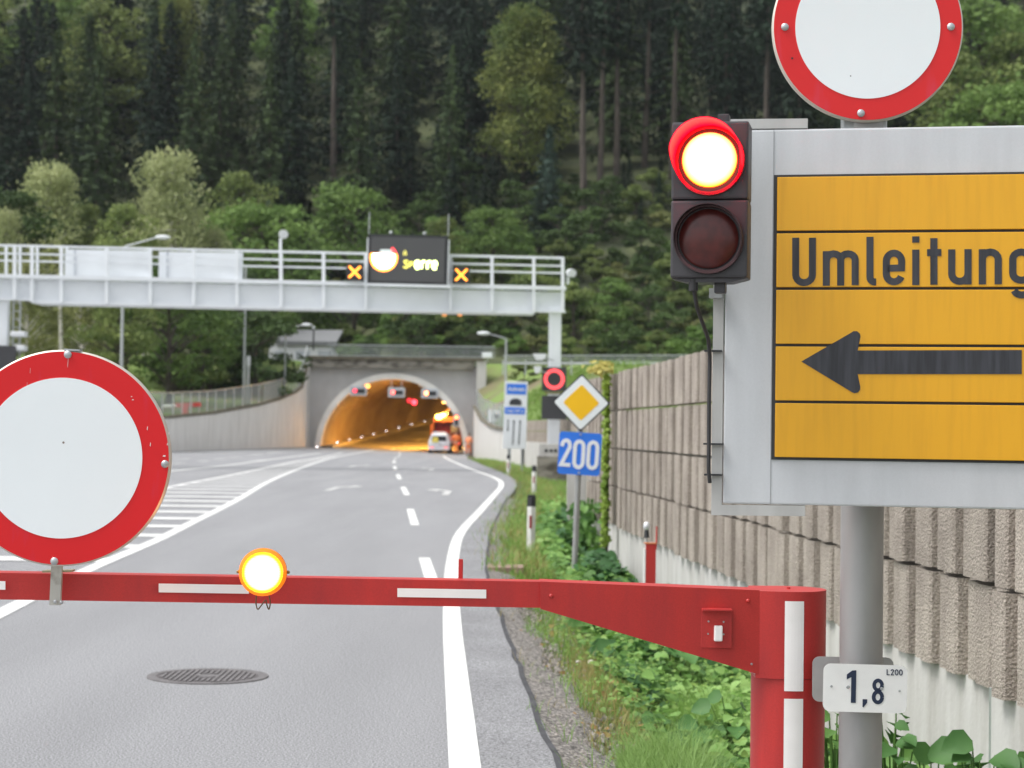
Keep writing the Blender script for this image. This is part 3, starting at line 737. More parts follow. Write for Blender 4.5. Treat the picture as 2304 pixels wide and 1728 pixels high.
# grated underside deck, posts
def gpost(px0, px1, ytop, ybot, dy=.3):
    p, q = GP(px0, ytop, dy), GP(px1, ybot, dy)
    m_ = MB(); m_.bbox(((p.x + q.x) / 2, p.y, (p.z + q.z) / 2), (q.x - p.x, .42, p.z - q.z), .03); return m_
gpost(1235.5, 1259, 690, 1016).build('post', WHITEM, t)
p = GP(9, 672, .3); m_ = MB(); m_.bbox((p.x, p.y, p.z / 2), (.38, .42, p.z), .03); m_.build('post', WHITEM, t)
# ladder on the left post
m_ = MB(); x0, x1 = GP(30, 680, .4).x, GP(46, 680, .4).x
for x in (x0, x1): m_.box((x, 72.5, 3.1), (.06, .06, 6.4))
for k in range(20): m_.box(((x0 + x1) / 2, 72.5, .3 + .31 * k), (x1 - x0, .035, .035))
m_.build('ladder', STEEL, t)
m_ = MB(); p = GP(640, 706, .8); q = GP(1110, 716, .8)
for px in (1000, 1035):
    s_ = GP(px, 706, .4); m_ = MB(); m_.sphere(s_ + Vector((0, 0, -.06)), .09, 12, 6, (1.1, 1.1, .45)); m_.build('amber_glint', mat('amber_dim', (1, .4, .1), emit=(1, .38, .12), es=.45), t)  # emissive blobs stand in for small orange reflections under the girder

def camera_on(p, lab, r=.16, pole=None):
    t = thing('traffic_camera', p, lab, 'camera')
    m_ = MB(); m_.cyl(p + Vector((-.02, .2, 0)), p + Vector((.06, -.3, -.05)), r, 14); m_.build('housing', WHITEB, t, True)
    m_ = MB(); m_.cyl(p + Vector((r * .75, -.1, -.05)), p + Vector((r * 1.25, -.14, -.08)), r * .55, 14); m_.build('lens', BLACK, t)
    m_ = MB(); m_.bar(p + Vector((-.1, .05, -r)), p + Vector((-.1, .05, -r - (pole or .35))), .1, .1); m_.build('mount', WHITEM, t)
camera_on(GP(637, 526, .2), 'white camera on a stalk above the gantry railing', .17, .75)
camera_on(GP(1284, 613, .1), 'white camera at the right end of the gantry', .16, .3)

def led_board(px0, py0, px1, py1, lab):
    pass
# variable message sign
Yv = GY(918) - .45
p0, p1 = P(829, 527, Yv), P(1006, 640, Yv)
cx, cz, wv, hv = (p0.x + p1.x) / 2, (p0.z + p1.z) / 2, p1.x - p0.x, p0.z - p1.z
t = thing('message_sign', (cx, Yv, cz), 'dark variable message board on the gantry with a lit closed disc and yellow text', 'sign')
M0 = yaw_frame((cx, Yv, cz), 0, .012)
SCR = mat('led_screen', (.085, .085, .088), .55, var=.04, vscale=40)
m_ = MB(); m_.M = M0; m_.box((0, .25, 0), (wv, .44, hv)); m_.build('cabinet', BLACK, t)
m_ = MB(); m_.M = M0; m_.box((0, .02, -.01), (wv * .93, .04, hv * .90)); m_.build('screen', SCR, t)
m_ = MB(); m_.M = M0
for sx in (-1, 1): m_.box((sx * (wv / 2 + .035), .1, -.05), (.05, .1, hv * .9))
m_.box((0, .1, -hv / 2 - .06), (wv + .3, .3, .1)); m_.build('support_frame', WHITEM, t)
for k, sx in enumerate((-1, 1)):
    m_ = MB(); m_.M = M0; m_.cyl((sx * (wv / 2 - .0), .1, hv / 2), (sx * (wv / 2 - .0), .1, hv / 2 + .85), .02, 8); m_.build('antenna_rod', STEEL, t)
for a in (-.68, .62):
    m_ = MB(); m_.M = M0; m_.sphere((a, .1, hv / 2 + .07), .075, 10, 6); m_.build('warning_lamp', STEEL, t, True)
LW = mat('led_white', (.8, .8, .8), emit=(1, .97, .93), es=5); LO = mat('led_orange', (.8, .3, .1), emit=(1, .30, .04), es=2.6)
LR = mat('led_red', (.8, .1, .1), emit=(1, .05, .06), es=1.3); LG = mat('led_lime', (.7, .9, .3), emit=(.85, 1, .35), es=3.0); LY = mat('led_dim', (.4, .4, .1), emit=(.50, .44, .10), es=1.0)
kx = wv / 177.0 # metres per photo pixel
VX = lambda zx: ((829 + (zx - 90) / 10.05) - (829 + 1006) / 2) * kx
VZ = lambda zy: (583.5 - (510 + zy / 10.05) - (zy - 735) * 0) * kx
disc = lambda r0, a0, a1: [(VX(440) + r0 * math.cos(R(a)), VZ(715) + r0 * math.sin(R(a))) for a in np.linspace(a0, a1, 40)]
rr = 31 * kx
m_ = MB(); m_.M = M0; m_.prism(disc(rr, 162, 378), -.012, -.002); m_.build('lit_red_ring', LO, t)
m_ = MB(); m_.M = M0; m_.prism(disc(rr * .80, 160, 380), -.02, -.012); m_.build('lit_white_disc', LW, t)
m_ = MB(); m_.M = M0; ribbon(m_, disc(rr * .9, 20, 52), .1, -.012, -.002); m_.build('lit_red_arc', LR, t)
m_ = MB(); m_.M = M0; m_.prism([(VX(330), VZ(610)), (VX(640), VZ(610)), (VX(600), VZ(530)), (VX(370), VZ(530))], -.01, -.002); m_.build('dim_white_rows', mat('led_dim_white', (.3, .3, .3), emit=(.33, .38, .37), es=1), t)
# text: A / Sperre
def vtxt(strokes, m, nm, wd=.045):
    m_ = MB(); m_.M = M0
    for s_ in strokes: ribbon(m_, [(VX(a), VZ(b)) for a, b in s_], wd, -.012, -.002)
    m_.build(nm, m, t)
vtxt([[(885, 655), (890, 580), (915, 550), (940, 580), (945, 655)], [(890, 620), (942, 620)]], LY, 'lit_text')
vtxt([[(985, 775), (940, 765), (900, 790), (940, 840), (985, 870), (950, 935), (880, 910)], [(1020, 915), (1020, 805), (1085, 805), (1090, 850), (1025, 860)]], mat('led_yellow', (.6, .6, .1), emit=(.85, .75, .12), es=1.3), 'lit_text')
tx = []
for k, ch in enumerate('erre'):
    o = 1150 + k * 128
    if ch == 'e': tx += [[(o + 5, 855), (o + 90, 850), (o + 85, 790), (o + 45, 770), (o + 5, 800), (o + 5, 900), (o + 40, 940), (o + 95, 925)]]
    else: tx += [[(o + 15, 940), (o + 15, 780)], [(o + 15, 815), (o + 50, 775), (o + 95, 780)]]
vtxt(tx, LG, 'lit_text', .078)
# lane signals with lit crosses
def xsign(px, py, lab):
    Yx = GY(px) - .42; c = P(px, py, Yx); t = thing('lane_signal', c, lab, 'signal', 'lane signals on the gantry')
    M1 = yaw_frame(c, 0, .012)
    m_ = MB(); m_.M = M1; m_.bbox((0, .1, 0), (.64, .2, .66), .02); m_.build('housing', BLACK, t)
    for s_ in (-1, 1):
        m_ = MB(); m_.M = M1; ribbon(m_, [(-.22 * s_, -.22), (.22 * s_, .22)], .075, -.012 - .004 * s_, -.002); m_.build('lit_bar', mat('led_amber', (1, .35, .05), emit=(1, .30, .03), es=2.0), t)
    m_ = MB(); m_.M = M1; m_.box((0, .22, -.40), (.5, .1, .16)); m_.build('bracket', WHITEM, t)
xsign(798, 612, 'lit orange cross lane signal left of the message board'); xsign(1038, 618.5, 'lit orange cross lane signal right of the message board')

# post-mounted ring signal and blank board on right gantry post
def dark_board(px0, py0, px1, py1, Y, lab, name='blank_sign'):
    a, b = P(px0, py0, Y), P(px1, py1, Y); c = (a + b) / 2
    t = thing(name, (c.x, Y, c.z), lab, 'sign'); m_ = MB(); m_.M = yaw_frame(c, 0, .008); m_.bbox((0, .09, 0), (b.x - a.x, .18, a.z - b.z), .015); m_.build('board', mat('board_black', (.045, .045, .05), .6, var=.08, vscale=12), t)
    return t, c
t, c = dark_board(1220, 826, 1274, 880, 73.9, 'black signal box with a lit red ring on the right gantry post', 'ring_signal')
m_ = MB(); m_.M = yaw_frame(c, 0, .008)
ribbon(m_, [(.335 * math.cos(R(a)), .335 * math.sin(R(a))) for a in range(0, 361, 9)], .125, -.014, -.003)
m_.build('lit_ring', mat('led_ring', (.9, .1, .1), emit=(1, .075, .09), es=.8), t)
m_ = MB(); m_.M = yaw_frame(c, 0, .008); m_.box((.0, .2, -.52), (.7, .12, .10)); m_.build('bracket', mat('yellowed_bracket', (.35, .32, .12), .6), t)
dark_board(1219, 890, 1275, 944, 73.9, 'blank black board below the red ring signal on the right gantry post')
dark_board(-30, 777, 34, 850, 71.6, 'blank black board on the left gantry post above the round sign')
m_ = MB()
for (px, py, w_, h_, lab) in ((1214, 803, .52, .24, 'white flat lamp beside the right gantry post above the ring signal'), (1209, 832, .3, .26, 'small white lamp left of the red ring signal')):
    c = P(px, py, 73.7); t = thing('lamp_unit', c, lab, 'lamp'); m_ = MB(); m_.prism([(c.x - w_ / 2, c.z + h_ / 2), (c.x + w_ / 2, c.z + h_ / 2), (c.x + w_ / 2 - .03, c.z - h_ * .2), (c.x + w_ * .2, c.z - h_ / 2), (c.x - w_ * .25, c.z - h_ / 2)], c.y - .15, c.y + .15); m_.build('housing', WHITEB, t)
    m_ = MB(); m_.bar(c + Vector((w_ * .3, .1, -.05)), c + Vector((w_ / 2 + .28, .2, -.12)), .05, .05); m_.build('bracket', STEEL, t)
for (px, py, lab) in ((43, 752, 'upper white camera box beside the left gantry post'), (47, 783, 'lower white camera box beside the left gantry post')):
    c = P(px, py, 71.9); t = thing('camera_box', c, lab, 'camera'); m_ = MB(); m_.bbox(c, (.55 if py < 760 else .4, .5, .2), .04); m_.build('housing', WHITEB, t)
    m_ = MB(); m_.bar(c + Vector((-.1, .2, -.05)), c + Vector((-.1, .62, -.1)), .06, .06); m_.build('bracket', STEEL, t)

# ------------------------------------------------------------------ lamp posts
def lamp_post(px, ybase, ytop, Y, head, lab, r=.085, z0=None):
    b = P(px, ybase, Y); tp = P(px + (ybase - ytop) * .012, ytop, Y); zb = z0 if z0 is not None else b.z
    t = thing('street_lamp', (tp.x, Y, zb), lab, 'street lamp')
    h = P(head[0], head[1], Y)
    m_ = MB(); m_.tube([(tp.x, Y, zb), (tp.x, Y, tp.z)], [r, r * .7], 10); m_.build('pole', STEEL, t, True)
    s_ = 1 if h.x > tp.x else -1
    m_ = MB(); m_.tube([(tp.x, Y, tp.z - .05), (tp.x + s_ * .15, Y, tp.z + .05), (h.x - s_ * .3, Y, h.z - .02)], [r * .6, r * .5, r * .4], 8); m_.build('arm', STEEL, t, True)
    m_ = MB(); m_.sphere((h.x, Y, h.z), .42, 14, 8, (1, .42, .3)); m_.build('lamp_head', WHITEB, t, True)
    return t
lamp_post(274, 900, 556, 100, (366, 534), 'street lamp whose head rises above the gantry on the left', .10, 0)
lamp_post(549, 921, 600, 139, (530, 592), 'tall grey pole on the retaining wall just left of the small camera pole', .11)
lamp_post(641, 884, 741, 150, (690, 731), 'street lamp on the retaining wall in front of the white building', .09)
lamp_post(1137, 935, 762, 120, (1088, 750), 'street lamp right of the tunnel portal, its arm pointing left', .085)
c = P(558, 808, 140)
t = thing('camera_pole', (c.x, 140, 2.9), 'short grey pole with a white upright lamp head beside the tall pole on the wall', 'camera')
m_ = MB(); m_.tube([(c.x + .0, 140, 2.9), (c.x, 140, c.z)], .14, 8); m_.build('pole', STEEL, t); m_ = MB(); m_.bbox((c.x + .05, 139.9, c.z - .15), (.26, .3, .75), .08); m_.build('housing', WHITEB, t)
c = P(706, 738, 166); t = thing('roof_pole', c, 'thin dark pole on the white building roof', 'pole'); m_ = MB(); m_.tube([c, c + Vector((0, 0, -1.9))], .07, 8); m_.build('pole', BLACK, t); m_ = MB(); m_.sphere(c, .16, 8, 6); m_.build('cap', STEEL, t)

# ------------------------------------------------------------------ white building
Yb = 168
t = thing('service_building', P(690, 830, Yb), 'white flat building with garage doors and a sloping pale roof, left behind the tunnel portal', 'building')
a, b = P(628, 776, Yb), P(748, 866, Yb)
m_ = MB(); m_.prism([(P(614, 0, Yb).x, 6.5), (b.x + 1, 6.5), (P(752, 0, Yb).x, P(752, 776, Yb).z), (P(620, 0, Yb).x, P(620, 774, Yb).z)], Yb, Yb + 9); m_.build('wall', mat('building_white', (.95, .96, .97), .7), t)
m_ = MB(); q = [P(620, 776, Yb - .3), P(757, 778, Yb - .3), P(772, 751, Yb + 5), P(637, 750, Yb + 5)]
i = m_._v(q + [p + Vector((0, 0, .35)) for p in q]); m_.f += [tuple(i + k for k in f) for f in ((3, 2, 1, 0), (4, 5, 6, 7), (0, 1, 5, 4), (1, 2, 6, 5), (2, 3, 7, 6), (3, 0, 4, 7))]; m_.build('roof', mat('roof_grey', (.20, .205, .21), .7, var=.05), t)
for x0, x1 in ((618, 634), (665, 696), (716, 745)):
    a, b = P(x0, 790, Yb - .05), P(x1, 850, Yb - .05); m_ = MB(); m_.box(((a.x + b.x) / 2, Yb - .03, (a.z + b.z) / 2), (b.x - a.x, .06, a.z - b.z)); m_.build('garage_door', GREYB, t)


# red barrier on the grass left
Yr = 124
a, b = P(366, 913, Yr), P(452, 910, Yr)
t = thing('red_barrier', (P(415, 925, Yr).x, Yr, P(415, 930, Yr).z), 'small red and white barrier beam on the grass behind the wire fence', 'barrier')
PINK = mat('barrier_red', (.60, .06, .05), .5)
m_ = MB(); m_.bar(a, a.lerp(b, .35), .2, .16); m_.build('white_end', STRIPE, t); m_ = MB(); m_.bar(a.lerp(b, .35), b, .22, .26); m_.build('beam', PINK, t)
m_ = MB(); p = P(417, 917, Yr); m_.box((p.x, Yr, p.z - .3), (.3, .3, .9)); m_.build('post', PINK, t)

# ------------------------------------------------------------------ signals hanging in the arch
def arch_signal(px, py, Y, lab, es, hang=True):
    c = P(px, py, Y); t = thing('tunnel_signal', c, lab, 'signal', 'signals hanging under the arch')
    m_ = MB(); m_.M = yaw_frame(c, 0, .012)
    m_.prism(arc(.62, .33, .07, .07, 0, 90, 4) + arc(-.62, .33, .07, .07, 90, 180, 4) + arc(-.62, -.33, .07, .07, 180, 270, 4) + arc(.62, -.33, .07, .07, 270, 360, 4), 0, .3); m_.build('backboard', GREYB, t)
    m_ = MB(); m_.M = yaw_frame(c, 0, .012); m_.box((.02, -.05, 0), (1.04, .1, .36)); m_.build('screen', BLACK, t)
    m_ = MB(); m_.M = yaw_frame(c, 0, .012); m_.cyl((-.28, -.12, 0), (-.28, -.10, 0), .17, 18); m_.build('lit_lens', mat('lens_%d' % int(es * 10), (.9, .1, .1), emit=(1, .12 * es ** 1.2 / 3, .10), es=es), t)
    if hang:
        m_ = MB()
        for x in (-.42, .42): m_ = MB(); m_.bar(c + Vector((x, .15, .38)), c + Vector((x, .15, 1.12)), .07, .07); m_.build('hanger', STEEL, t)
arch_signal(806.5, 879.5, 158.45, 'leftmost of three grey signal boxes under the arch, dim red light', 1.3, False)
arch_signal(892, 883, 158.45, 'middle of three grey signal boxes under the arch, hanging on two rods', 2.6)
arch_signal(967, 885, 158.45, 'rightmost of three grey signal boxes under the arch, brightest light', 5, False)
for px, py, Y, lab, es in ((932, 905, 190, 'small red light hanging deeper in the tunnel', 4), (921, 901, 196, 'faint red light farthest inside the tunnel', .9)):
    c = P(px, py, Y); t = thing('tunnel_red_light', c, lab, 'light'); m_ = MB(); m_.sphere(c, .26, 12, 8); m_.build('lens', mat('redl_%d' % int(es * 10), (.9, .1, .1), emit=(1, .04, .06), es=es), t)
    m_ = MB(); m_.box(c + Vector((0, .3, 0)), (.6, .2, .6)); m_.build('backplate', BLACK, t)
c = P(827, 869, 160.4); t = thing('flashing_light', c, 'small round orange light under the arch beside the leftmost signal', 'light'); m_ = MB(); m_.sphere(c, .17, 12, 8, (1.3, 1, 1)); m_.build('lens', mat('orange_light', (1, .4, .1), emit=(1, .36, .08), es=2.6), t, True); m_ = MB(); m_.bar(c + Vector((0, .1, .1)), c + Vector((0, .1, .9)), .07, .07); m_.build('hanger', STEEL, t)
c = P(950, 870, 160.0); t = thing('tunnel_camera', c, 'small white camera under the arch above the rightmost signal', 'camera'); m_ = MB(); m_.bar(c + Vector((-.3, 0, .15)), c + Vector((.35, 0, -.1)), .18, .18); m_.build('housing', WHITEB, t); m_ = MB(); m_.bar(c + Vector((.1, .1, .1)), c + Vector((.15, .1, .8)), .05, .05); m_.build('bracket', STEEL, t)
c = P(1027, 944, 158.0); t = thing('kerb_signal', c, 'upright signal with lit red lamp at the right foot of the arch', 'signal')
m_ = MB(); m_.bbox(c, (.5, .3, 1.25), .04); m_.build('backboard', mat('signal_board', (.5, .5, .52), .5), t)
m_ = MB(); m_.box(c + Vector((0, -.17, -.05)), (.26, .06, .9)); m_.build('housing', BLACK, t)
m_ = MB(); m_.cyl(c + Vector((0, -.22, .18)), c + Vector((0, -.2, .18)), .15, 16); m_.build('lit_lens', mat('kerb_lens', (.9, .1, .1), emit=(1, .16, .05), es=5), t)

# ------------------------------------------------------------------ vehicles
def van(Yv):
    g = G(988, 1021); gx = (g.x); z0 = gz(gx, Yv)
    xl, xr = P(963.5, 1000, Yv).x, P(1012, 1000, Yv).x; cx = (xl + xr) / 2; W_ = xr - xl
    t = thing('estate_car', (cx, Yv, z0), 'white estate car with a yellow board in its rear window at the tunnel mouth', 'car')
    CW = mat('car_white', (.72, .74, .78), .25, coat=.5); GL = mat('car_glass', (.03, .035, .04), .12)
    # lofted body: cross-sections along y
    H = 1.66; secs = [(0.0, .94, .55, .98, .86), (.10, 1.0, .42, 1.48, .80), (.35, 1.0, .3, H, .76), (2.2, 1.0, .3, H + .02, .78), (2.9, 1.0, .3, 1.5, .74), (3.4, .98, .3, 1.06, .9), (4.2, .94, .34, .92, .86)]
    m_ = MB(); n = 20; base = []
    for (y, ws, zb, ztp, wt) in secs:
        h = W_ / 2; zm = min(.98, ztp - .04)
        pr = [(-h * ws * .92, zb), (-h * ws, zb + .1), (-h * ws, zb + .3), (-h * ws * .99, zm), (-h * wt, ztp - .14), (-h * wt * .93, ztp - .04), (-h * wt * .7, ztp), (h * wt * .7, ztp), (h * wt * .93, ztp - .04), (h * wt, ztp - .14), (h * ws * .99, zm), (h * ws, zb + .3), (h * ws, zb + .1), (h * ws * .92, zb)]
        base.append(m_._v([(cx + x, Yv + y, z0 + z) for x, z in pr])); k = len(pr)
    for a, b in zip(base, base[1:]): m_.f += [(a + q, a + (q + 1) % k, b + (q + 1) % k, b + q) for q in range(k)]
    m_.f.append(tuple(range(base[0], base[0] + k))); m_.f.append(tuple(range(base[-1], base[-1] + k)))
    body = m_.build('body', CW, t, True)
    m_ = MB(); m_.prism([(cx - .62, z0 + 1.02), (cx + .62, z0 + 1.02), (cx + .54, z0 + 1.44), (cx - .54, z0 + 1.44)], Yv - .0, Yv + .08)
    m_.build('rear_window', GL, t)
    m_ = MB(); m_.prism([(cx - .60, z0 + .92), (cx - .04, z0 + .92), (cx - .10, z0 + 1.36), (cx - .46, z0 + 1.36)], Yv - .05, Yv - .02); m_.build('warning_board', mat('warn_yellow', (.85, .72, .12), .5, emit=(.85, .72, .12), es=.0), t)
    for s_ in (-1, 1):
        m_ = MB(); m_.bbox((cx + s_ * .58, Yv + .02, z0 + .42), (.3, .1, .22), .03); m_.build('tail_light', mat('tail_light', (.7, .04, .04), .3, emit=(1, .06, .05), es=1.0), t)
        for yy in (.75, 3.4):
            m_ = MB(); m_.cyl((cx + s_ * (W_ / 2 - .2), Yv + yy, z0 + .31), (cx + s_ * (W_ / 2 + .0), Yv + yy, z0 + .31), .31, 20); w_ = m_.build('wheel', RUBBER, t)
            m_ = MB(); m_.cyl((cx + s_ * (W_ / 2 + .0), Yv + yy, z0 + .31), (cx + s_ * (W_ / 2 + .01), Yv + yy, z0 + .31), .2, 16); m_.build('rim', ALU, w_)
    m_ = MB(); m_.bbox((cx, Yv - .02, z0 + .38), (W_ * .95, .14, .2), .04); m_.build('bumper', CW, t)
    m_ = MB(); m_.box((cx, Yv - .02, z0 + .62), (.5, .02, .11)); m_.build('number_plate', mat('plate_w', (.8, .8, .8), .5), t)
    m_ = MB(); m_.box((cx + .1, Yv - .015, z0 + .72), (.25, .03, .06)); m_.build('boot_handle', GL, t)
    m_ = MB(); m_.bbox((cx, Yv + .9, z0 + H + .07), (1.1, .25, .1), .03); m_.build('roof_bar', mat('roofbar', (.6, .62, .66), .4), t)
van(156.0)
def truck(Yt):
    xl, xr = P(973, 1000, Yt).x, P(1038, 1000, Yt).x; cx, W_ = (xl + xr) / 2, xr - xl; z0 = gz(cx, Yt) + .03
    t = thing('maintenance_truck', (cx, Yt, z0), 'orange truck with dark red rear and lit yellow beacons inside the tunnel mouth', 'truck')
    OR = mat('truck_orange', (.36, .10, .035), .4, coat=.3, var=.06); DR = mat('truck_red', (.22, .012, .018), .5, var=.2, vscale=4)
    m_ = MB(); m_.bbox((cx, Yt + 3.2, z0 + .75), (W_, 6.4, .35), .04); m_.build('chassis', mat('chassis', (.06, .06, .06), .6), t)
    m_ = MB()
    for s_ in (-1, 1): m_.box((cx + s_ * (W_ / 2 - .06), Yt + 2.1, z0 + 1.75), (.12, 4.2, 1.8))
    m_.box((cx, Yt + 2.1, z0 + 2.76), (W_, 4.2, .32)); m_.box((cx, Yt + 4.2, z0 + 1.8), (W_, .12, 1.9)); m_.build('box_body', OR, t)
    m_ = MB(); m_.box((cx + .05, Yt + .9, z0 + 1.75), (W_ - .34, .1, 1.7)); m_.build('rear_shutter', DR, t)
    m_ = MB(); m_.box((cx + .62, Yt + .55, z0 + 2.1), (.6, .4, .8)); m_.build('grey_locker', mat('locker', (.22, .21, .23), .5), t)
    m_ = MB(); m_.bbox((cx, Yt + 5.5, z0 + 1.8), (W_ - .1, 2.0, 2.2), .12); m_.build('cab', OR, t)
    for s_ in (-1, 1):
        for yy in (1.0, 2.1, 5.4):
            m_ = MB(); m_.cyl((cx + s_ * (W_ / 2 - .35), Yt + yy, z0 + .48), (cx + s_ * (W_ / 2 - .03), Yt + yy, z0 + .48), .48, 20); m_.build('wheel', RUBBER, t)
        m_ = MB(); m_.box((cx + s_ * .95, Yt - .03, z0 + .78), (.3, .06, .16)); m_.build('tail_light', MC['tail_light'], t)
    m_ = MB(); m_.bar((cx - .9, Yt + .2, z0 + 2.95), (cx + .9, Yt + .2, z0 + 2.95), .1, .1); m_.build('beacon_bar', OR, t)
    BE = mat('beacon_lit', (1, .8, .2), emit=(1, .72, .12), es=9)
    for dx, dz, r_ in ((-.72, .03, .27), (-.36, .17, .21)):
        m_ = MB(); m_.sphere((cx + dx, Yt - .0, z0 + 3.0 + dz), r_, 14, 8, (1.15, .7, .8)); m_.build('beacon', BE, t, True)
    m_ = MB(); m_.bar((cx - 1.1, Yt + 1, z0 + 2.9), (cx + .2, Yt + 1, z0 + 3.75), .14, .14); m_.bar((cx - .2, Yt + 1.2, z0 + 3.0), (cx + .15, Yt + 1.2, z0 + 3.9), .12, .12); m_.build('crane_arm', OR, t)
    m_ = MB(); m_.box((cx - W_ / 2 - .12, Yt + .1, z0 + 1.5), (.12, .3, 1.7)); m_.build('side_board', mat('side_board_orange', (.75, .18, .04), .5), t)
truck(162.5)

# ------------------------------------------------------------------ people
HV = mat('hi_vis_orange', (.98, .24, .06), .7, var=.12, vscale=6); HV2 = mat('hi_vis_bright', (.98, .36, .17), .7, var=.1, vscale=6)
SKIN = mat('skin', (.55, .33, .24), .6); HAIR = mat('hair', (.16, .10, .06), .8); TROU = mat('dark_trousers', (.05, .05, .06), .8); GREYJ = mat('grey_jacket', (.45, .42, .44), .8); BOOT = mat('boots', (.04, .035, .03), .7)
def skin_mesh(name, verts, edges, rad, m, parent, sub=1):
    me = bpy.data.meshes.new(name); off = wloc(parent)
    me.from_pydata([tuple(Vector(v) - off) for v in verts], edges, []); me.update()
    o = bpy.data.objects.new(name, me); col.objects.link(o)
    s_ = o.modifiers.new('s', 'SKIN'); s_.use_smooth_shade = True
    for v, r in zip(me.skin_vertices[0].data, rad): v.radius = r if isinstance(r, tuple) else (r, r)
    me.skin_vertices[0].data[0].use_root = True
    if sub: o.modifiers.new('u', 'SUBSURF').levels = sub; o.modifiers['u'].render_levels = sub
    dg = bpy.context.evaluated_depsgraph_get(); dg.update(); me2 = bpy.data.meshes.new_from_object(o.evaluated_get(dg))
    o.modifiers.clear(); o.data = me2; me2.materials.clear(); me2.materials.append(m); o.parent = parent
    return o
def person(x, y, H, face, lab, jacket, trousers, bend=0., armf=.2, step=.1):
    z0 = gz(x, y) + .002; t = thing('person', (x, y, z0), lab, 'person')
    M_ = Matrix.Translation((x, y, z0)) @ Matrix.Rotation(R(face), 4, 'Z') @ Matrix.Scale(H / 1.8, 4)
    T = lambda p: M_ @ Vector(p)
    hx = -bend * .25; fx = lambda z: -bend * max(0, z - .95) * .9     # forward = -y local
    sp = lambda x_, z, y_=0: (x_, y_ + fx(z), z)
    v = [sp(0, .95), sp(0, 1.15), sp(0, 1.35), sp(0, 1.5), sp(0, 1.62, -.02), sp(0, 1.7, -.03)]; e = [(0, 1), (1, 2), (2, 3), (3, 4), (4, 5)]; r = [(.16, .12), (.15, .11), (.19, .12), (.07, .06), (.085, .10), (.07, .09)]
    for s_ in (-1, 1):
        i = len(v); v += [sp(s_ * .2, 1.44), sp(s_ * .27, 1.18, .02), sp(s_ * .25, .96 + armf * .2, -.1 - armf * .5), sp(s_ * .24, .88 + armf * .25, -.13 - armf * .55)]
        e += [(2, i), (i, i + 1), (i + 1, i + 2), (i + 2, i + 3)]; r += [.075, .058, .042, .036]
        hb = Vector(v[-1])
        for q in range(4):
            j = len(v); v += [tuple(hb + Vector((s_ * (-.03 + .02 * q), -.03, -.07))), tuple(hb + Vector((s_ * (-.03 + .02 * q), -.05, -.11 - .008 * (q in (1, 2)))))]; e += [(i + 3, j), (j, j + 1)]; r += [.010, .008]
        j = len(v); v.append(tuple(hb + Vector((-s_ * .05, -.05, -.03)))); e.append((i + 3, j)); r.append(.011)
        i = len(v); st = s_ * step; v += [(s_ * .1, 0, .88), (s_ * .12, -.02 + st * .5, .5), (s_ * .13, st, .09), (s_ * .14, st - .16, .05)]
        e += [(0, i), (i, i + 1), (i + 1, i + 2), (i + 2, i + 3)]; r += [.10, .068, .048, .04]
    s = H / 1.8
    skin_mesh('body', [T(p) for p in v], e, [(a * s if not isinstance(a, tuple) else (a[0] * s, a[1] * s)) for a in r], SKIN, t)
    # clothing: slightly larger shells
    v = [sp(0, .90), sp(0, 1.15), sp(0, 1.36), sp(0, 1.47)]; e = [(0, 1), (1, 2), (2, 3)]; r = [(.20, .15), (.185, .145), (.215, .15), (.10, .09)]
    for s_ in (-1, 1):
        i = len(v); v += [sp(s_ * .2, 1.43), sp(s_ * .275, 1.18, .02), sp(s_ * .25, .98 + armf * .2, -.09 - armf * .5)]; e += [(2, i), (i, i + 1), (i + 1, i + 2)]; r += [.095, .078, .062]
    skin_mesh('jacket', [T(p) for p in v], e, [(a * s if not isinstance(a, tuple) else (a[0] * s, a[1] * s)) for a in r], jacket, t)
    v = [(0, 0, .93)]; e = []; r = [(.185, .14)]
    for s_ in (-1, 1):
        i = len(v); st = s_ * step; v += [(s_ * .1, 0, .82), (s_ * .12, -.02 + st * .5, .5), (s_ * .13, st, .14)]; e += [(0, i), (i, i + 1), (i + 1, i + 2)]; r += [.115, .088, .075]
    skin_mesh('trousers', [T(p) for p in v], e, [(a * s if not isinstance(a, tuple) else (a[0] * s, a[1] * s)) for a in r], trousers, t)
    h = sp(0, 1.70, -.01); m_ = MB(); m_.M = M_; m_.sphere((h[0], h[1] + .015, h[2] + .055), .105, 14, 8, (.95, 1.08, .85)); m_.build('hair', HAIR, t, True)
    m_ = MB(); m_.M = M_; m_.sphere((-.032, h[1] - .10, 1.665), .010, 8, 5); m_.sphere((.032, h[1] - .10, 1.665), .010, 8, 5); m_.build('eyes', BLACK, t)
    m_ = MB(); m_.M = M_; m_.sphere((0, h[1] - .115, 1.635), .016, 8, 5, (1, 1, 1.5)); m_.sphere((-.09, h[1] - .0, 1.65), .02, 8, 5, (.5, 1, 1.5)); m_.sphere((.09, h[1] - .0, 1.65), .02, 8, 5, (.5, 1, 1.5)); m_.build('nose_and_ears', SKIN, t)
    m_ = MB(); m_.M = M_; m_.bar((-.025, h[1] - .105, 1.60), (.025, h[1] - .105, 1.60), .008, .008); m_.build('mouth', mat('lips', (.4, .15, .12), .6), t)
    for s_ in (-1, 1):
        m_ = MB(); m_.M = M_; m_.bbox((s_ * .135, s_ * step - .06, .055), (.10, .29, .11), .03); m_.build('boot', BOOT, t, True)
g = G(1026, 1020); person(g.x + .22, 154.8, 1.92, 200, 'person in full orange work clothes standing right behind the white car', HV, HV, .1, .5, .06)
g = G(1053, 1017); person(P(1053, 1010, 157).x + .05, 156.6, 1.74, 160, 'person in pale orange work clothes standing by the right foot of the arch', HV2, HV, .15, .3, .08)
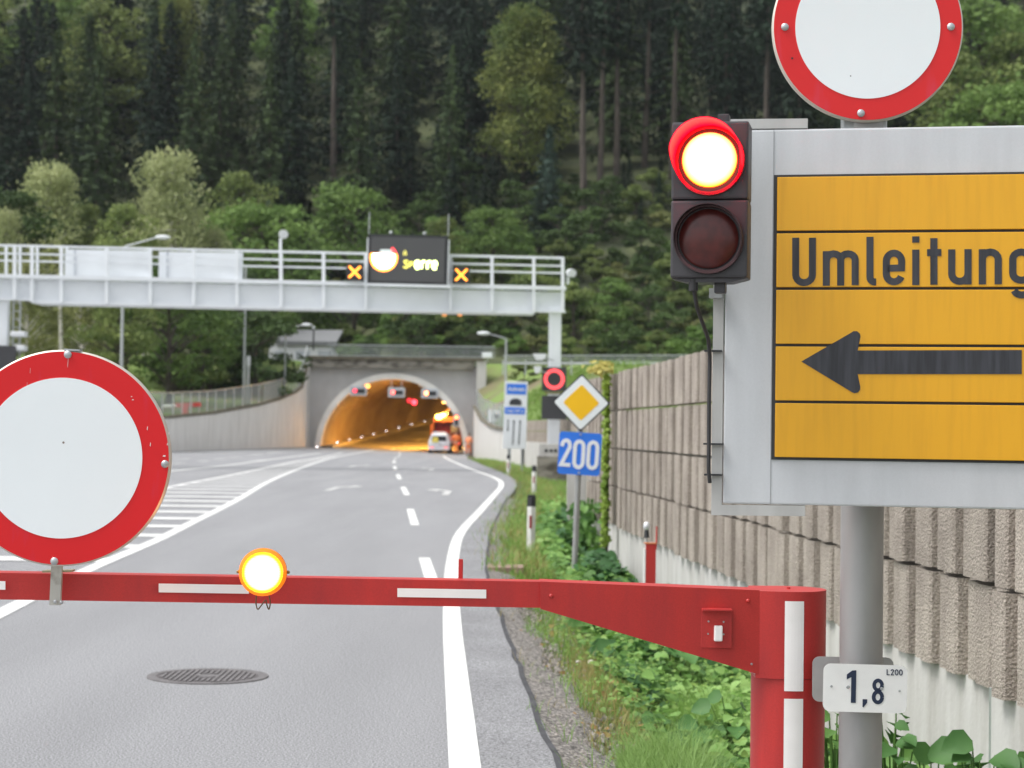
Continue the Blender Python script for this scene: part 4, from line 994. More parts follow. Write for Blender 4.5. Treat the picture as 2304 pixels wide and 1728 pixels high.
person(P(1013, 1000, 157.2).x + .12, 157.4, 1.70, 250, 'person in a grey and pink top leaning between the white car and the truck', mat('pink_jacket', (.62, .28, .28), .8), TROU, .35, .5, .1)

# ------------------------------------------------------------------ tunnel information sign
Yt = 79.5
a, b = P(1134.6, 858, Yt), P(1184.5, 1010, Yt); c = (a + b) / 2; W_, H_ = b.x - a.x, a.z - b.z
gzb = verge_z(c.x, Yt)
t = thing('tunnel_sign', (c.x, Yt, gzb), 'tall white and blue sign reading Achrain above a tunnel symbol and three arrows', 'sign')
M1 = yaw_frame(c, 0, .016)
m_ = MB(); m_.M = M1; m_.bbox((0, .03, 0), (W_, .06, H_), .01); m_.build('panel', WHITEM, t)
SX = lambda zx: (zx - 287) / 7.21 * W_ / 50.0; SZ = lambda zy: -(zy - 605) / 7.21 * H_ / 151
def srect(x0, y0, x1, y1, m, nm):
    m_ = MB(); m_.M = M1; m_.box(((SX(x0) + SX(x1)) / 2, -.004, (SZ(y0) + SZ(y1)) / 2), (SX(x1) - SX(x0), .006, SZ(y0) - SZ(y1))); m_.build(nm, m, t)
srect(140, 100, 445, 270, BLUE, 'name_field'); srect(120, 480, 435, 590, BLUE, 'length_field')
m_ = MB(); m_.M = M1; m_.prism([(SX(190), SZ(445)), (SX(190), SZ(400))] + [(SX(285 - 95 * math.cos(R(k))), SZ(400 - 65 * math.sin(R(k)))) for k in range(15, 180, 15)] + [(SX(380), SZ(400)), (SX(380), SZ(445))], -.012, 0); m_.build('tunnel_symbol', BLACKP, t)
def text(s, size, loc, M, m, nm, parent, xs=1.0, bold=0.):
    cu = bpy.data.curves.new(nm, 'FONT'); cu.body = s; cu.size = size; cu.align_x = 'CENTER'; cu.align_y = 'CENTER'; cu.extrude = .0015; cu.offset = bold; cu.resolution_u = 3
    o = bpy.data.objects.new(nm, cu); dg = bpy.context.evaluated_depsgraph_get(); col.objects.link(o); dg.update()
    me = bpy.data.meshes.new_from_object(o.evaluated_get(bpy.context.evaluated_depsgraph_get())); bpy.data.objects.remove(o)
    off = wloc(parent)
    for v in me.vertices: v.co = M @ Vector((loc[0] + v.co.x * xs, loc[1] - v.co.z, loc[2] + v.co.y)) - off
    me.materials.clear(); me.materials.append(m); o = bpy.data.objects.new(nm, me); col.objects.link(o); o.parent = parent; return o
WP = mat('white_print', (.85, .87, .9), .5)
text('Achrain', .235, (SX(292), -.012, SZ(185)), M1, WP, 'name_text', t, .95, .004)
text('Länge 3265 m', .145, (SX(278), -.012, SZ(537)), M1, WP, 'length_text', t, .85, .002)
for x, y0, y1, dn in ((175, 680, 860, 1), (265, 695, 1085, 0), (362, 695, 1085, 0)):
    m_ = MB(); m_.M = M1; ribbon(m_, [(SX(x + 4 * (1 - dn)), SZ(y0)), (SX(x - 8 * (1 - dn)), SZ(y1))], .045, -.01, 0)
    yy = y1 if dn else y0; s_ = -1 if dn else 1
    m_.prism([(SX(x), SZ(yy - s_ * 18)), (SX(x - 17), SZ(yy + s_ * 25)), (SX(x + 19), SZ(yy + s_ * 25))], -.01, 0); m_.build('arrow', BLACKP, t)
for px in (1146,):
    p = P(px, 1009, Yt + .1); m_ = MB(); m_.box((p.x, Yt + .14, (p.z + gzb) / 2), (.14, .1, p.z - gzb)); m_.build('post', STEEL, t)
p = P(1172, 1009, Yt + .1); m_ = MB(); m_.box((p.x + .05, Yt + .14, (p.z + 1.5 + gzb) / 2), (.07, .07, p.z + 1.5 - gzb)); m_.build('post', STEEL, t)

# ------------------------------------------------------------------ delineator posts
CAPB = mat('post_black', (.03, .03, .035), .5); REFR = mat('reflector_red', (.35, .02, .03), .25); POSTW = mat('post_white', (.78, .77, .74), .5, var=.06, vscale=5)
def delineator(px, pyt, pyb, Y, lab, refl=True):
    tp = P(px, pyt, Y); z0 = verge_z(tp.x, Y); t = thing('delineator_post', (tp.x, Y, z0 - .05), lab, 'post', 'delineator posts on the verge')
    h = tp.z - z0; W2 = .06
    prof = lambda k=1: [(-W2 * k, -.02), (0, -.045 * k), (W2 * k, -.02), (W2 * .8 * k, .05), (-W2 * .8 * k, .05)]
    def seg(z0_, z1_, nm, m, k=1):
        m_ = MB(); p = prof(k); i = m_._v([(tp.x + x, Y + y, z0_) for x, y in p] + [(tp.x + x, Y + y, z1_) for x, y in p]); n = len(p)
        m_.f += [(i + q, i + (q + 1) % n, i + n + (q + 1) % n, i + n + q) for q in range(n)] + [tuple(range(i, i + n)), tuple(range(i + n, i + 2 * n))]; m_.build(nm, m, t)
    seg(z0 - .05, tp.z - .17, 'post', POSTW)
    seg(tp.z - .17, tp.z - .04, 'black_cap', CAPB, 1.02); m_ = MB(); m_.prism([(tp.x - W2, tp.z - .041), (tp.x + W2, tp.z - .041), (tp.x + W2 * .8, tp.z), (tp.x - W2 * .9, tp.z - .005)], Y - .02, Y + .05); m_.build('cap_top', CAPB, t)
    if refl: m_ = MB(); m_.box((tp.x - .01, Y - .048, tp.z - .39), (.035, .012, .18)); m_.build('reflector', REFR, t)
delineator(1196, 1113, 1218, 27.5, 'nearest white delineator post with black cap and red reflector')
delineator(1202, 1047, 1100, 52, 'middle delineator post, behind the nearest one')
delineator(1144, 1023, 1063, 72.0, 'farthest delineator post, under the tall tunnel sign')
# flat drain stone by the road
c = G(1118, 1275); t = tag((lambda m_: (m_.box((c.x + .1, c.y, -.03), (.42, .55, .08)), m_.build('drain_slab', mat('drain_rust', (.30, .20, .17), .9, var=.2, vscale=8)))[1])(MB()), 'flat rusty drain slab at the asphalt edge near the barrier', 'drain')

# ------------------------------------------------------------------ 200 route sign and priority diamond
Ys_ = 23.2
ZX = lambda zx: 1050 + zx / 3.19; ZY = lambda zy: 780 + zy / 3.19
def S5(zx, zy, Y=Ys_): return P(ZX(zx), ZY(zy), Y)
tilt = .05
c = S5(811, 768); b = P(1291, 1300, Ys_ + .05)
t = thing('road_sign', (b.x, Ys_, verge_z(b.x, Ys_) - .05), 'yellow and white priority diamond above a blue square route sign reading 200 on one post', 'sign')
Mb = yaw_frame(c, 0, tilt)
px_m = 4300 / Ys_
def rrect(w, h, r): return arc(w / 2 - r, h / 2 - r, r, r, 0, 90, 5) + arc(-w / 2 + r, h / 2 - r, r, r, 90, 180, 5) + arc(-w / 2 + r, -h / 2 + r, r, r, 180, 270, 5) + arc(w / 2 - r, -h / 2 + r, r, r, 270, 360, 5)
s5 = 1 / 3.19 / px_m
m_ = MB(); m_.M = Mb; m_.prism(rrect(.515, .515, .037), 0, .02); m_.build('route_plate', BLUE, t)
def num200(strokes, m, nm, wd):
    m_ = MB(); m_.M = Mb
    for st in strokes: ribbon(m_, [((a - 811) * s5, -(b_ - 768) * s5) for a, b_ in st], wd, -.006, -.001)
    m_.build(nm, m, t)
sk = lambda pts: [(a, b_ + (a - 811) * -.0) for a, b_ in pts]
num200([[(681, 722)] + arc(710, 712, 27, 34, 180, 350, 8) + [(737, 728), (682, 853), (749, 853)]], WP, 'digit', 27 * s5)
for ox in (806, 905):
    num200([arc(ox, 720, 31, 40, 180, 360, 10) + [(ox + 31, 722)] + arc(ox, 828, 31, 38, 0, 180, 10) + [(ox - 31, 720)]], WP, 'digit', 27 * s5)
cd_ = S5(822, 402); Md = yaw_frame(cd_, 0, tilt * .35)
def rdiamond(h, r):
    out = []
    for a0, (dx, dz) in ((-45, (1, 0)), (45, (0, 1)), (135, (-1, 0)), (225, (0, -1))):
        out += [(dx * (h - r * 1.414) + r * math.cos(R(a0 + k)), dz * (h - r * 1.414) + r * math.sin(R(a0 + k))) for k in (0, 22, 45, 68, 90)]
    return out
hd = 203 * s5
for k, (h, m, nm, y0) in enumerate(((hd * 1.03, BLACK, 'black_rim', 0.0), (hd * .965, SIGNWHITE, 'white_field', -.003), (hd * .645, SIGNYEL, 'yellow_field', -.006))):
    m_ = MB(); m_.M = Md; m_.prism(rdiamond(h, .025), y0 - .0, .018 if k == 0 else y0 + .002); m_.build(nm, m, t)
tp = S5(826, 300, Ys_ + .06); m_ = MB(); m_.tube([(b.x, b.y, verge_z(b.x, Ys_) - .05), tp], .036, 12); m_.build('post', POLE, t, True)
for zx, zy in ((818, 630), (805, 905)):
    m_ = MB(); p = S5(zx, zy, Ys_ - .01); m_.cyl(p, p + Vector((0, -.012, 0)), .014, 8); m_.build('bolt', STEEL, t)

# ------------------------------------------------------------------ detour panel
Y0 = 6.0
O = P(1632, 880, Y0); ex = Vector((math.cos(R(-11)), math.sin(R(-11)), 0)); MP = frame(O, ex, (0, 0, 1)); MPi = MP.inverted(); nP = MP.to_3x3() @ Vector((0, -1, 0))
def PL(px, py): q = MPi @ hit(px, py, O, nP); return (q.x, q.z)
t = thing('detour_sign', (O.x + .6, O.y, 0), 'large grey framed yellow detour board reading Umleitung above a black left arrow', 'sign')
lx, lzb = PL(1626, 1133); tzl = PL(1690, 292)[1]; XR = PL(2304, 500)[0] + .30
m_ = MB(); m_.M = MP; m_.bbox(((lx + XR) / 2, .03, (lzb + tzl) / 2), (XR - lx, .06, tzl - lzb), .006); m_.build('frame_panel', PANELGREY, t)
m_ = MB(); m_.M = MP; x_, _z = PL(1738, 700); m_.box((x_ - .001, -.0012, (lzb + tzl) / 2), (.0014, .0014, tzl - lzb)); m_.build('seam', mat('seam_line', (.33, .34, .35), .6), t)
yl = PL(1741, 700)[0]; yt, yb = PL(1741, 397)[1], PL(1735, 1031)[1]; YR = XR - .12
m_ = MB(); m_.M = MP; m_.box(((yl + YR) / 2, -.002, (yt + yb) / 2), (YR - yl + .006, .006, yt - yb + .008)); m_.build('black_back', BLACK, t)
nr = 5; rh = (yt - yb) / nr
for k in range(nr):
    m_ = MB(); m_.M = MP; zc = yt - (k + .5) * rh; m_.bbox(((yl + YR) / 2 + .004, -.009, zc), (YR - yl - .008, .012, rh - .0085), .002); m_.build('yellow_slat', YEL, t)
UX = lambda a, b_: PL(1680 + a * .4945, 360 + b_ * .4943)
def stroke(pts, wd=31): return ([UX(*p) for p in pts], wd * .4945 * Y0 / FPX)
U_ = {
 'u_cap': [[(224, 356), (224, 522)] + arc(262, 524, 38, 36, 180, 0, 10)[0:] + [(300, 356)]],
 'm': [[(363, 417), (363, 574)], [(363, 470)] + arc(396, 456, 32, 27, 180, 360, 8) + [(428, 573)], [(428, 470)] + arc(461, 456, 33, 27, 180, 360, 8) + [(494, 571)]],
 'l': [[(561, 352), (561, 535)] + arc(582, 535, 21, 22, 180, 90, 5) + [(589, 557)]],
 'e': [[(640, 495), (704, 493), (705, 468)] + arc(670, 463, 35, 37, 0, -180, 10) + [(635, 520)] + arc(670, 520, 35, 36, 180, 20, 10)],
 'i': [[(769, 410), (769, 571)], [(769, 350), (769, 378)]],
 't': [[(851, 358), (851, 569)], [(820, 424), (885, 423)]],
 'u': [[(932, 409), (932, 520)] + arc(969, 520, 37, 34, 180, 0, 10) + [(1006, 505)], [(1006, 408), (1006, 568)]],
 'n': [[(1071, 408), (1071, 568)], [(1071, 462)] + arc(1107, 454, 36, 33, 180, 360, 8) + [(1143, 567)]],
 'g': [[(1287, 470)] + arc(1248, 454, 39, 33, 0, -180, 10) + [(1209, 515)] + arc(1248, 516, 39, 33, 180, 0, 10), [(1287, 406), (1287, 580)] + arc(1250, 584, 37, 32, 0, 160, 8)],
}
for k, (nm, sts) in enumerate(U_.items()):
    m_ = MB(); m_.M = MP
    for j, s_ in enumerate(sts):
        q, wd = stroke(s_); ribbon(m_, q, wd, -.0168 - .0004 * j, -.0149)
    m_.build('letter', BLACKP, t)
ap = [(250, 918), (478, 786)] + [(494 + 24 * math.cos(R(a)), 803 + 24 * math.sin(R(a))) for a in (-110, -70, -30, 0, 20)] + [(505, 868), (1250, 866), (1250, 975), (505, 975)] + [(494 + 24 * math.cos(R(a)), 1038 + 24 * math.sin(R(a))) for a in (-15, 20, 60, 100, 125)]
m_ = MB(); m_.M = MP; m_.prism([UX(*p) for p in ap], -.017, -.0149); m_.build('arrow', BLACKP, t)
# pole behind, back brackets
PY = 6.22
pc = P(1938, 1400, PY)
m_ = MB(); m_.cyl((pc.x, PY, -.4), (pc.x, PY, 2.9), .0692, 40); m_.build('pole', POLE, t, True)
p = P(1938, 1132, PY)
# steel bracket frame carrying the signal
t2 = thing('bracket_frame', P(1615, 1140, 6.0), 'square aluminium tube bracket bent around the left edge of the detour board', 'bracket')
def ptube(pts, wpx, nm, dy=-.02):
    m_ = MB(); m_.M = MP; wd = wpx * Y0 / FPX
    q = [PL(*p) for p in pts]
    ribbon(m_, q, wd, dy, dy + .03); m_.build(nm, ALU, t2)
ptube([(1617, 640), (1612, 1147.5), (1811, 1149.5)], 23.5, 'lower_tube', .0)
ptube([(1640, 279), (1817, 277.5)], 22, 'upper_tube', .0)
m_ = MB(); m_.M = MP; x_, z_ = PL(1606, 661); m_.box((x_ + .008, -.01, z_), (.04, .05, .03)); m_.build('clamp', STEEL, t2)
for y_ in (790, 999, 1068):
    m_ = MB(); m_.M = MP; x_, z_ = PL(1607, y_); m_.box((x_ - .002, -.004, z_), (.055 if y_ != 999 else .06, .045, .0055)); m_.build('cable_tie', BLACK, t2)

# ------------------------------------------------------------------ round sign above the panel
def round_sign(name, c, ru, rin, ang, yaw, lab, bolts, redm, rimw=.014):
    t = thing(name, c, lab, 'sign'); M1 = yaw_frame(c, yaw, ang)
    circ = lambda r, n=96: [(r * math.cos(2 * math.pi * k / n), r * math.sin(2 * math.pi * k / n)) for k in range(n)]
    m_ = MB(); m_.M = M1; m_.lathe([(ru, 0), (ru, .022)], (0, .006, 0), (0, 1, 0), 128); m_.lathe([(ru - .006, 0), (ru, .006)], (0, 0, 0), (0, 1, 0), 128, False); m_.build('rim', mat('sign_rim', (.60, .57, .50), .45, .3, var=.08, vscale=12), t, True)
    m_ = MB(); m_.M = M1; m_.lathe([(ru - .0055, 0), (ru - .0055, .003)], (0, -.0015, 0), (0, 1, 0), 128); m_.build('red_ring', redm, t)
    m_ = MB(); m_.M = M1; m_.lathe([(rin, 0), (rin, .003)], (0, -.0035, 0), (0, 1, 0), 128); m_.build('white_face', SIGNWHITE, t)
    for bx, bz in bolts:
        m_ = MB(); m_.M = M1; m_.lathe([(.0122, 0), (.0122, -.003), (.0085, -.0065), (.003, -.008)], (bx, -.003, bz), (0, 1, 0), 16); m_.build('bolt', STEEL, t, True)
    return t, M1
RY = 6.12
c = P(1952, 61, RY); rs = lambda px: px * RY / FPX
t, M1 = round_sign('round_sign', c, rs(214.5), rs(162.5), .013, -3, 'round white sign with red ring on top of the pole above the detour board', [(rs(-186), rs(-3)), (rs(186), rs(3)), (rs(-11), rs(-196))], SIGNRED2)
p = P(1940, 280, RY + .1)
m_ = MB(); m_.bbox((p.x, RY + .075, 2.62), (.142, .05, .36), .004); m_.build('mounting_channel', STEEL, t)
for a, b_, r_ in ((-168, -74, .0035), (-36, -112, .002)):
    m_ = MB(); m_.M = M1; m_.lathe([(r_, 0), (r_, .0006)], (rs(a), -.0045, rs(b_)), (0, 1, 0), 10); m_.build('hole', BLACK, t)

# ------------------------------------------------------------------ traffic light
TY = 5.72
TFc = P(1596, 450, TY); TYAW = -12.
MT = yaw_frame(TFc, TYAW, .0); sc = TY / FPX
t = thing('traffic_light', TFc, 'dark two lamp traffic light, upper lamp glowing red, lower lamp off', 'traffic light')
hw, hh = 174 * sc, 356 * sc
zo = (450 - 449) * sc
for k, zc in enumerate((.25 * hh, -.25 * hh)):
    m_ = MB(); m_.M = MT; m_.bbox((0, .06, zc + zo), (hw, .12, hh / 2 - .003), .007); m_.build('housing', DGREY, t, False)
m_ = MB(); m_.M = MT; m_.box((0, .066, zo), (hw - .006, .1, .008)); m_.build('joint', BLACK, t)
m_ = MB(); m_.M = MT
m_.prism([(-hw / 2 + .003, -hh / 2 + .002), (hw / 2 - .003, -hh / 2 + .002), (hw / 2 - .05, -hh / 2 - .010), (-hw / 2 + .05, -hh / 2 - .010)], .01, .1); m_.build('bottom_cover', DGREY, t)
def emis_lens(name, cin, cout, r, s_in, s_out, p=2.2, lines=90):
    m = bpy.data.materials.new(name); m.use_nodes = True; n = m.node_tree.nodes; l = m.node_tree.links; n.clear()
    tc = n.new('ShaderNodeTexCoord'); vm = n.new('ShaderNodeVectorMath'); vm.operation = 'LENGTH'
    l.new(tc.outputs['Object'], vm.inputs[0]); mr = n.new('ShaderNodeMapRange'); mr.inputs[1].default_value = 0; mr.inputs[2].default_value = r; l.new(vm.outputs['Value'], mr.inputs[0])
    pw = n.new('ShaderNodeMath'); pw.operation = 'POWER'; pw.inputs[1].default_value = p; l.new(mr.outputs[0], pw.inputs[0])
    mx = n.new('ShaderNodeMix'); mx.data_type = 'RGBA'; l.new(pw.outputs[0], mx.inputs[0]); mx.inputs[6].default_value = (*[a * s_in for a in cin], 1); mx.inputs[7].default_value = (*[a * s_out for a in cout], 1)
    wv_ = n.new('ShaderNodeTexWave'); wv_.bands_direction = 'Z'; wv_.inputs['Scale'].default_value = lines; l.new(tc.outputs['Object'], wv_.inputs[0])
    m2 = n.new('ShaderNodeMapRange'); m2.inputs[3].default_value = .75; m2.inputs[4].default_value = 1.15; l.new(wv_.outputs[1], m2.inputs[0])
    sm = n.new('ShaderNodeVectorMath'); sm.operation = 'SCALE'; l.new(mx.outputs[2], sm.inputs[0]); l.new(m2.outputs[0], sm.inputs['Scale'])
    em = n.new('ShaderNodeEmission'); l.new(sm.outputs[0], em.inputs[0]); o = n.new('ShaderNodeOutputMaterial'); l.new(em.outputs[0], o.inputs[0]); return m
def part_at(m_, nm, m, parent, c):
    """a mesh whose own origin is at c (so its texture runs from its centre)"""
    o = m_.build(nm, m, parent); off = Vector(c) - wloc(parent)
    o.data.transform(Matrix.Translation(-off)); o.location = off; return o
for k, (px, py, rl_px, lit) in enumerate(((1595, 361, 62, True), (1599, 543, 67, False))):
    lc = MT @ Vector((0, -.004, ((.25 if lit else -.25) * hh) + zo + .002))
    r_ = rl_px * sc; ro = r_ + (13 if lit else 7) * sc
    m_ = MB(); m_.M = MT; lz = (.25 if lit else -.25) * hh + zo
    m_.lathe([(r_ * 1.0, .0), (r_ * .9, -.006), (r_ * .6, -.012), (r_ * .2, -.0145), (.0005, -.015)], (0, -.008, lz), (0, 1, 0), 40)
    if lit: part_at(m_, 'lit_lens', emis_lens('signal_lens_lit', (14, 1.35, 1.05), (7, .62, .03), r_, 1.15, .85, 3.2), t, lc)
    else: m_.build('dark_lens', mat('lens_off', (.075, .012, .010), .3, var=.25, vscale=30), t, True, 'dark brown unlit lens')
    m_ = MB(); m_.M = MT
    m_.lathe([(ro * .96, .0), (ro * 1.07, .0), (ro * 1.07, -.018), (ro * .97, -.018), (ro * .955, .0)], (0, 0, lz), (0, 1, 0), 48, False)
    m_.build('lens_ring', mat('ring_red_glow', (.30, .005, .02), .4) if lit else mat('ring_dark', (.06, .022, .025), .4), t, True)  # lamp's red glow put into the ring colour, dark when unlit
    # hood: tube wall round the top three quarters, cut back below
    m_ = MB(); m_.M = MT; n = 56; rows_ = []; dep = .155
    ri, ro_ = ro * 1.02, ro * 1.045
    for q in range(n + 1):
        a = 2 * math.pi * q / n - math.pi / 2; up_f = .5 - .5 * math.cos(a + math.pi / 2)       # 0 bottom, 1 top
        L_ = .018 + dep * smooth((up_f - .10) / .55)
        if not lit: L_ = .016 + .035 * smooth((up_f - .1) / .6)
        rows_.append((a, L_))
    for (a, La), (b_, Lb) in zip(rows_, rows_[1:]):
        pt = lambda r, an, y: (r * math.cos(an), -y, lz + r * math.sin(an))
        m_.quad(pt(ro_, a, 0), pt(ro_, b_, 0), pt(ro_, b_, Lb), pt(ro_, a, La)); m_.quad(pt(ri, a, 0), pt(ri, b_, 0), pt(ri, b_, Lb), pt(ri, a, La)); m_.quad(pt(ri, a, La), pt(ri, b_, Lb), pt(ro_, b_, Lb), pt(ro_, a, La))
    m_.build('visor', mat('visor_red_glow', (.8, .003, .15), .3, trans=.6) if lit else mat('visor_dark', (.035, .018, .022), .45), t, True, None if lit else 'dark shallow visor')  # visor colour carries the lamp's red glow, dark copy when unlit
m_ = MB(); m_.M = MT; m_.bbox((.035, .07, hh / 2 + .012), (.034, .05, .035), .003); m_.build('top_bracket', DGREY, t)
m_ = MB(); m_.M = MT; m_.bbox((.03, .06, -hh / 2 - .022), (.034, .05, .036), .004); m_.build('bottom_bracket', DGREY, t)
m_ = MB(); m_.M = MT; m_.box((.03, -.0015, .25 * hh * .16), (.055, .002, .012)); m_.build('name_plate', mat('plate_dark', (.055, .05, .056), .4), t)
t = thing('signal_cable', P(1562, 640, TY), 'black cable hanging from the traffic light to the bracket tube', 'cable')
cab = [P(1560, 636, TY + .03), P(1563, 660, TY + .04), P(1568, 690, TY + .06), P(1584, 735, TY + .12), P(1594, 765, TY + .18), P(1597, 800, 5.93), P(1595.5, 900, 5.93), P(1595, 1000, 5.93), P(1594.5, 1060, 5.93), P(1597, 1086, 5.94)]
m_ = MB(); m_.tube(resample(cab, .03), .0062, 8); m_.build('cable', RUBBER, t, True); m_ = MB(); m_.cyl(cab[0] + Vector((0, 0, .01)), cab[0] + Vector((0, 0, -.025)), .014, 12); m_.build('gland', RUBBER, t)

for nm_, loc_, w_, c_ in (('signal_glow', MT @ Vector((0, -.055, .25 * hh + zo)), 1.6, (1, .02, .05)), ):
    q_ = bpy.data.lights.new(nm_, 'POINT'); q_.energy = w_; q_.color = c_; q_.shadow_soft_size = .02; qo = bpy.data.objects.new(nm_, q_); col.objects.link(qo); qo.location = loc_; qo.visible_camera = True
# ------------------------------------------------------------------ km plates on the pole
def plate(pxc, pyc, wpx, hpx, Y, ang, lab, name, m):
    c = P(pxc, pyc, Y); t = thing(name, c, lab, 'sign'); M1 = yaw_frame(c, -2, ang); k = Y / FPX
    m_ = MB(); m_.M = M1; m_.prism(rrect(wpx * k, hpx * k, 16 * k), 0, .003); m_.build('plate', m, t); return t, M1, k, (pxc, pyc)
t, M1, k_, cc = plate(1946.5, 1549, 187, 107, 6.125, .010, 'white kilometre plate reading 1,8 with small L200 on the pole', 'kilometre_plate', mat('plate_white', (.92, .92, .90), .4, var=.03, vscale=14))
K3 = lambda zx, zy: ((1680 + zx / 2.87 - cc[0]) * k_, -(1150 + zy / 2.87 - cc[1]) * k_)
NAVY = mat('navy_print', (.018, .03, .07), .45)
def kst(sts, wd, nm):
    m_ = MB(); m_.M = M1
    for s_ in sts: ribbon(m_, [K3(*p) for p in s_], wd / 2.87 * k_, -.0022, -.0006)
    m_.build(nm, NAVY, t)
m_ = MB(); m_.M = M1; m_.prism([K3(*p) for p in ((646, 1058), (680, 1032), (706, 1030), (706, 1239), (675, 1239), (675, 1074), (646, 1090))], -.0022, -.0006); m_.build('digit', NAVY, t)
m_ = MB(); m_.M = M1; m_.prism([K3(*p) for p in ((750, 1214), (779, 1214), (779, 1236), (756, 1266), (750, 1263))], -.0022, -.0006); m_.build('comma', NAVY, t)
kst([arc(847, 1122, 25, 31, 0, 360, 20)], 23, 'digit'); kst([arc(847, 1198, 27, 34, 0, 360, 20)], 24, 'digit')
kst([[(903, 1018), (903, 1053), (920, 1053)]], 5.5, 'letter')
kst([[(929, 1028)] + arc(937, 1027, 8, 8, 180, 350, 6) + [(930, 1053), (947, 1053)]], 5.5, 'digit')
for ox in (964, 991): kst([arc(ox, 1036, 9, 17, 0, 360, 16)], 5.5, 'digit')
for zx, zy, r_ in ((548, 1137, .0042), (655, 1139, .006), (870, 1143, .006), (984, 1155, .004)):
    x_, z_ = K3(zx, zy); m_ = MB(); m_.M = M1; m_.lathe([(r_, 0), (r_ * .7, -.003)], (x_, -.001, z_), (0, 1, 0), 12); m_.build('bolt', STEEL, t, True)
t, M1, k2, c2_ = plate(1919, 1529, 181, 101, 6.30, -.004, 'bare grey back of a rounded plate behind the pole, half hidden by the kilometre plate', 'back_plate', mat('bare_alu', (.42, .41, .40), .5, .3, var=.08, vscale=9))

# ------------------------------------------------------------------ road barrier
BYY = lambda px: 6.1 + .28 * max(0, min(1, (px + 50) / 1900))
def BP(px, py, dy=0.): return P(px, py, BYY(px) + dy)
pcx = P(1773.5, 1500, 6.38)
t = thing('road_barrier', (pcx.x, 6.4, -.1), 'closed red swing barrier with white stripes reaching across the road from a red pillar', 'barrier')
# beam
def plate_box(mb, quad_px, dy0, dy1):
    a = [BP(*q, dy0) for q in quad_px]; b_ = [v + Vector((0, dy1 - dy0, 0)) for v in a]
    i = mb._v(a + b_); mb.f += [tuple(i + k for k in f) for f in ((0, 1, 2, 3), (7, 6, 5, 4), (0, 4, 5, 1), (1, 5, 6, 2), (2, 6, 7, 3), (3, 7, 4, 0))]
m_ = MB(); plate_box(m_, [(-260, 1284.5), (1218, 1309), (1218, 1367.5), (-260, 1345)], 0, .09)
m_.build('beam', RED, t)
# tapered arm
q = [(1215, 1308.5), (1709, 1328), (1709, 1518), (1216, 1370)]
m_ = MB(); plate_box(m_, q, -.012, .105); m_.build('tapered_arm', RED, t)
for px, py, r_ in ((1240, 1341, .0075), (1683, 1352, .007), (1691, 1494, .004)):
    p = BP(px, py, -.014); m_ = MB(); m_.lathe([(r_, 0), (r_, -.003), (r_ * .5, -.007)], p, (0, 1, 0), 14); m_.build('bolt', RED if r_ > .005 else STEEL, t, True)
# lock box
a, b_ = BP(1578, 1372, -.0135), BP(1646, 1458, -.0135); ctr = (a + b_) / 2
m_ = MB(); m_.bbox((ctr.x, ctr.y - .002, ctr.z), (b_.x - a.x, .006, a.z - b_.z), .002); lb = m_.build('lock_plate', RED, t)
p = BP(1612, 1371, -.02); m_ = MB(); m_.bbox((p.x, p.y - .012, p.z), (.098, .04, .0075), .002); m_.build('hood', RED, lb)
p = BP(1616, 1425, -.03); m_ = MB(); m_.bbox((p.x, p.y, p.z), (.027, .022, .051), .004); m_.build('lock_handle', STRIPE, lb)
for px, py in ((1594, 1398), (1628, 1399), (1593, 1426), (1628, 1427)):
    p = BP(px, py, -.02); m_ = MB(); m_.cyl(p, p + Vector((0, -.004, 0)), .0032, 8); m_.build('screw', STEEL, lb)
# pillar: oval column
def ocyl(z0, z1, cx, cy, rx, ry, nm, n=64):
    m_ = MB(); i = m_._v([(cx + rx * math.cos(2 * math.pi * k / n), cy + ry * math.sin(2 * math.pi * k / n), z) for z in (z0, z1) for k in range(n)])
    m_.f += [(i + k, i + (k + 1) % n, i + n + (k + 1) % n, i + n + k) for k in range(n)] + [tuple(range(i, i + n)), tuple(range(i + n, i + 2 * n))]; return m_.build(nm, RED, t, True)
lx_, rx_ = P(1691, 1600, 6.43).x, P(1857, 1600, 6.43).x; zt_ = P(1780, 1325, 6.45).z
pr_ = (rx_ - lx_) / 2; pcx_ = (rx_ + lx_) / 2
zj = P(1770, 1523, 6.4).z
ocyl(-.3, zj, pcx_, 6.45, pr_, pr_, 'pillar'); hx0 = P(1700, 1400, 6.36).x; r2_ = pr_ * 1.012; hp = [(hx0, 6.351), (pcx_ - .05, 6.45 - r2_ - .0005 + .004)] + [(pcx_ + r2_ * math.cos(R(a)), 6.45 + r2_ * math.sin(R(a))) for a in range(-90, 91, 5)] + [(hx0, 6.45 + r2_ * .95)]
m_ = MB(); i = m_._v([(x, y, z) for z in (zj + .0015, zt_) for x, y in hp]); n_ = len(hp)
m_.f += [(i + k, i + (k + 1) % n_, i + n_ + (k + 1) % n_, i + n_ + k) for k in range(n_)] + [tuple(range(i, i + n_)), tuple(range(i + n_, i + 2 * n_))]; m_.build('rotating_head', RED, t, True)
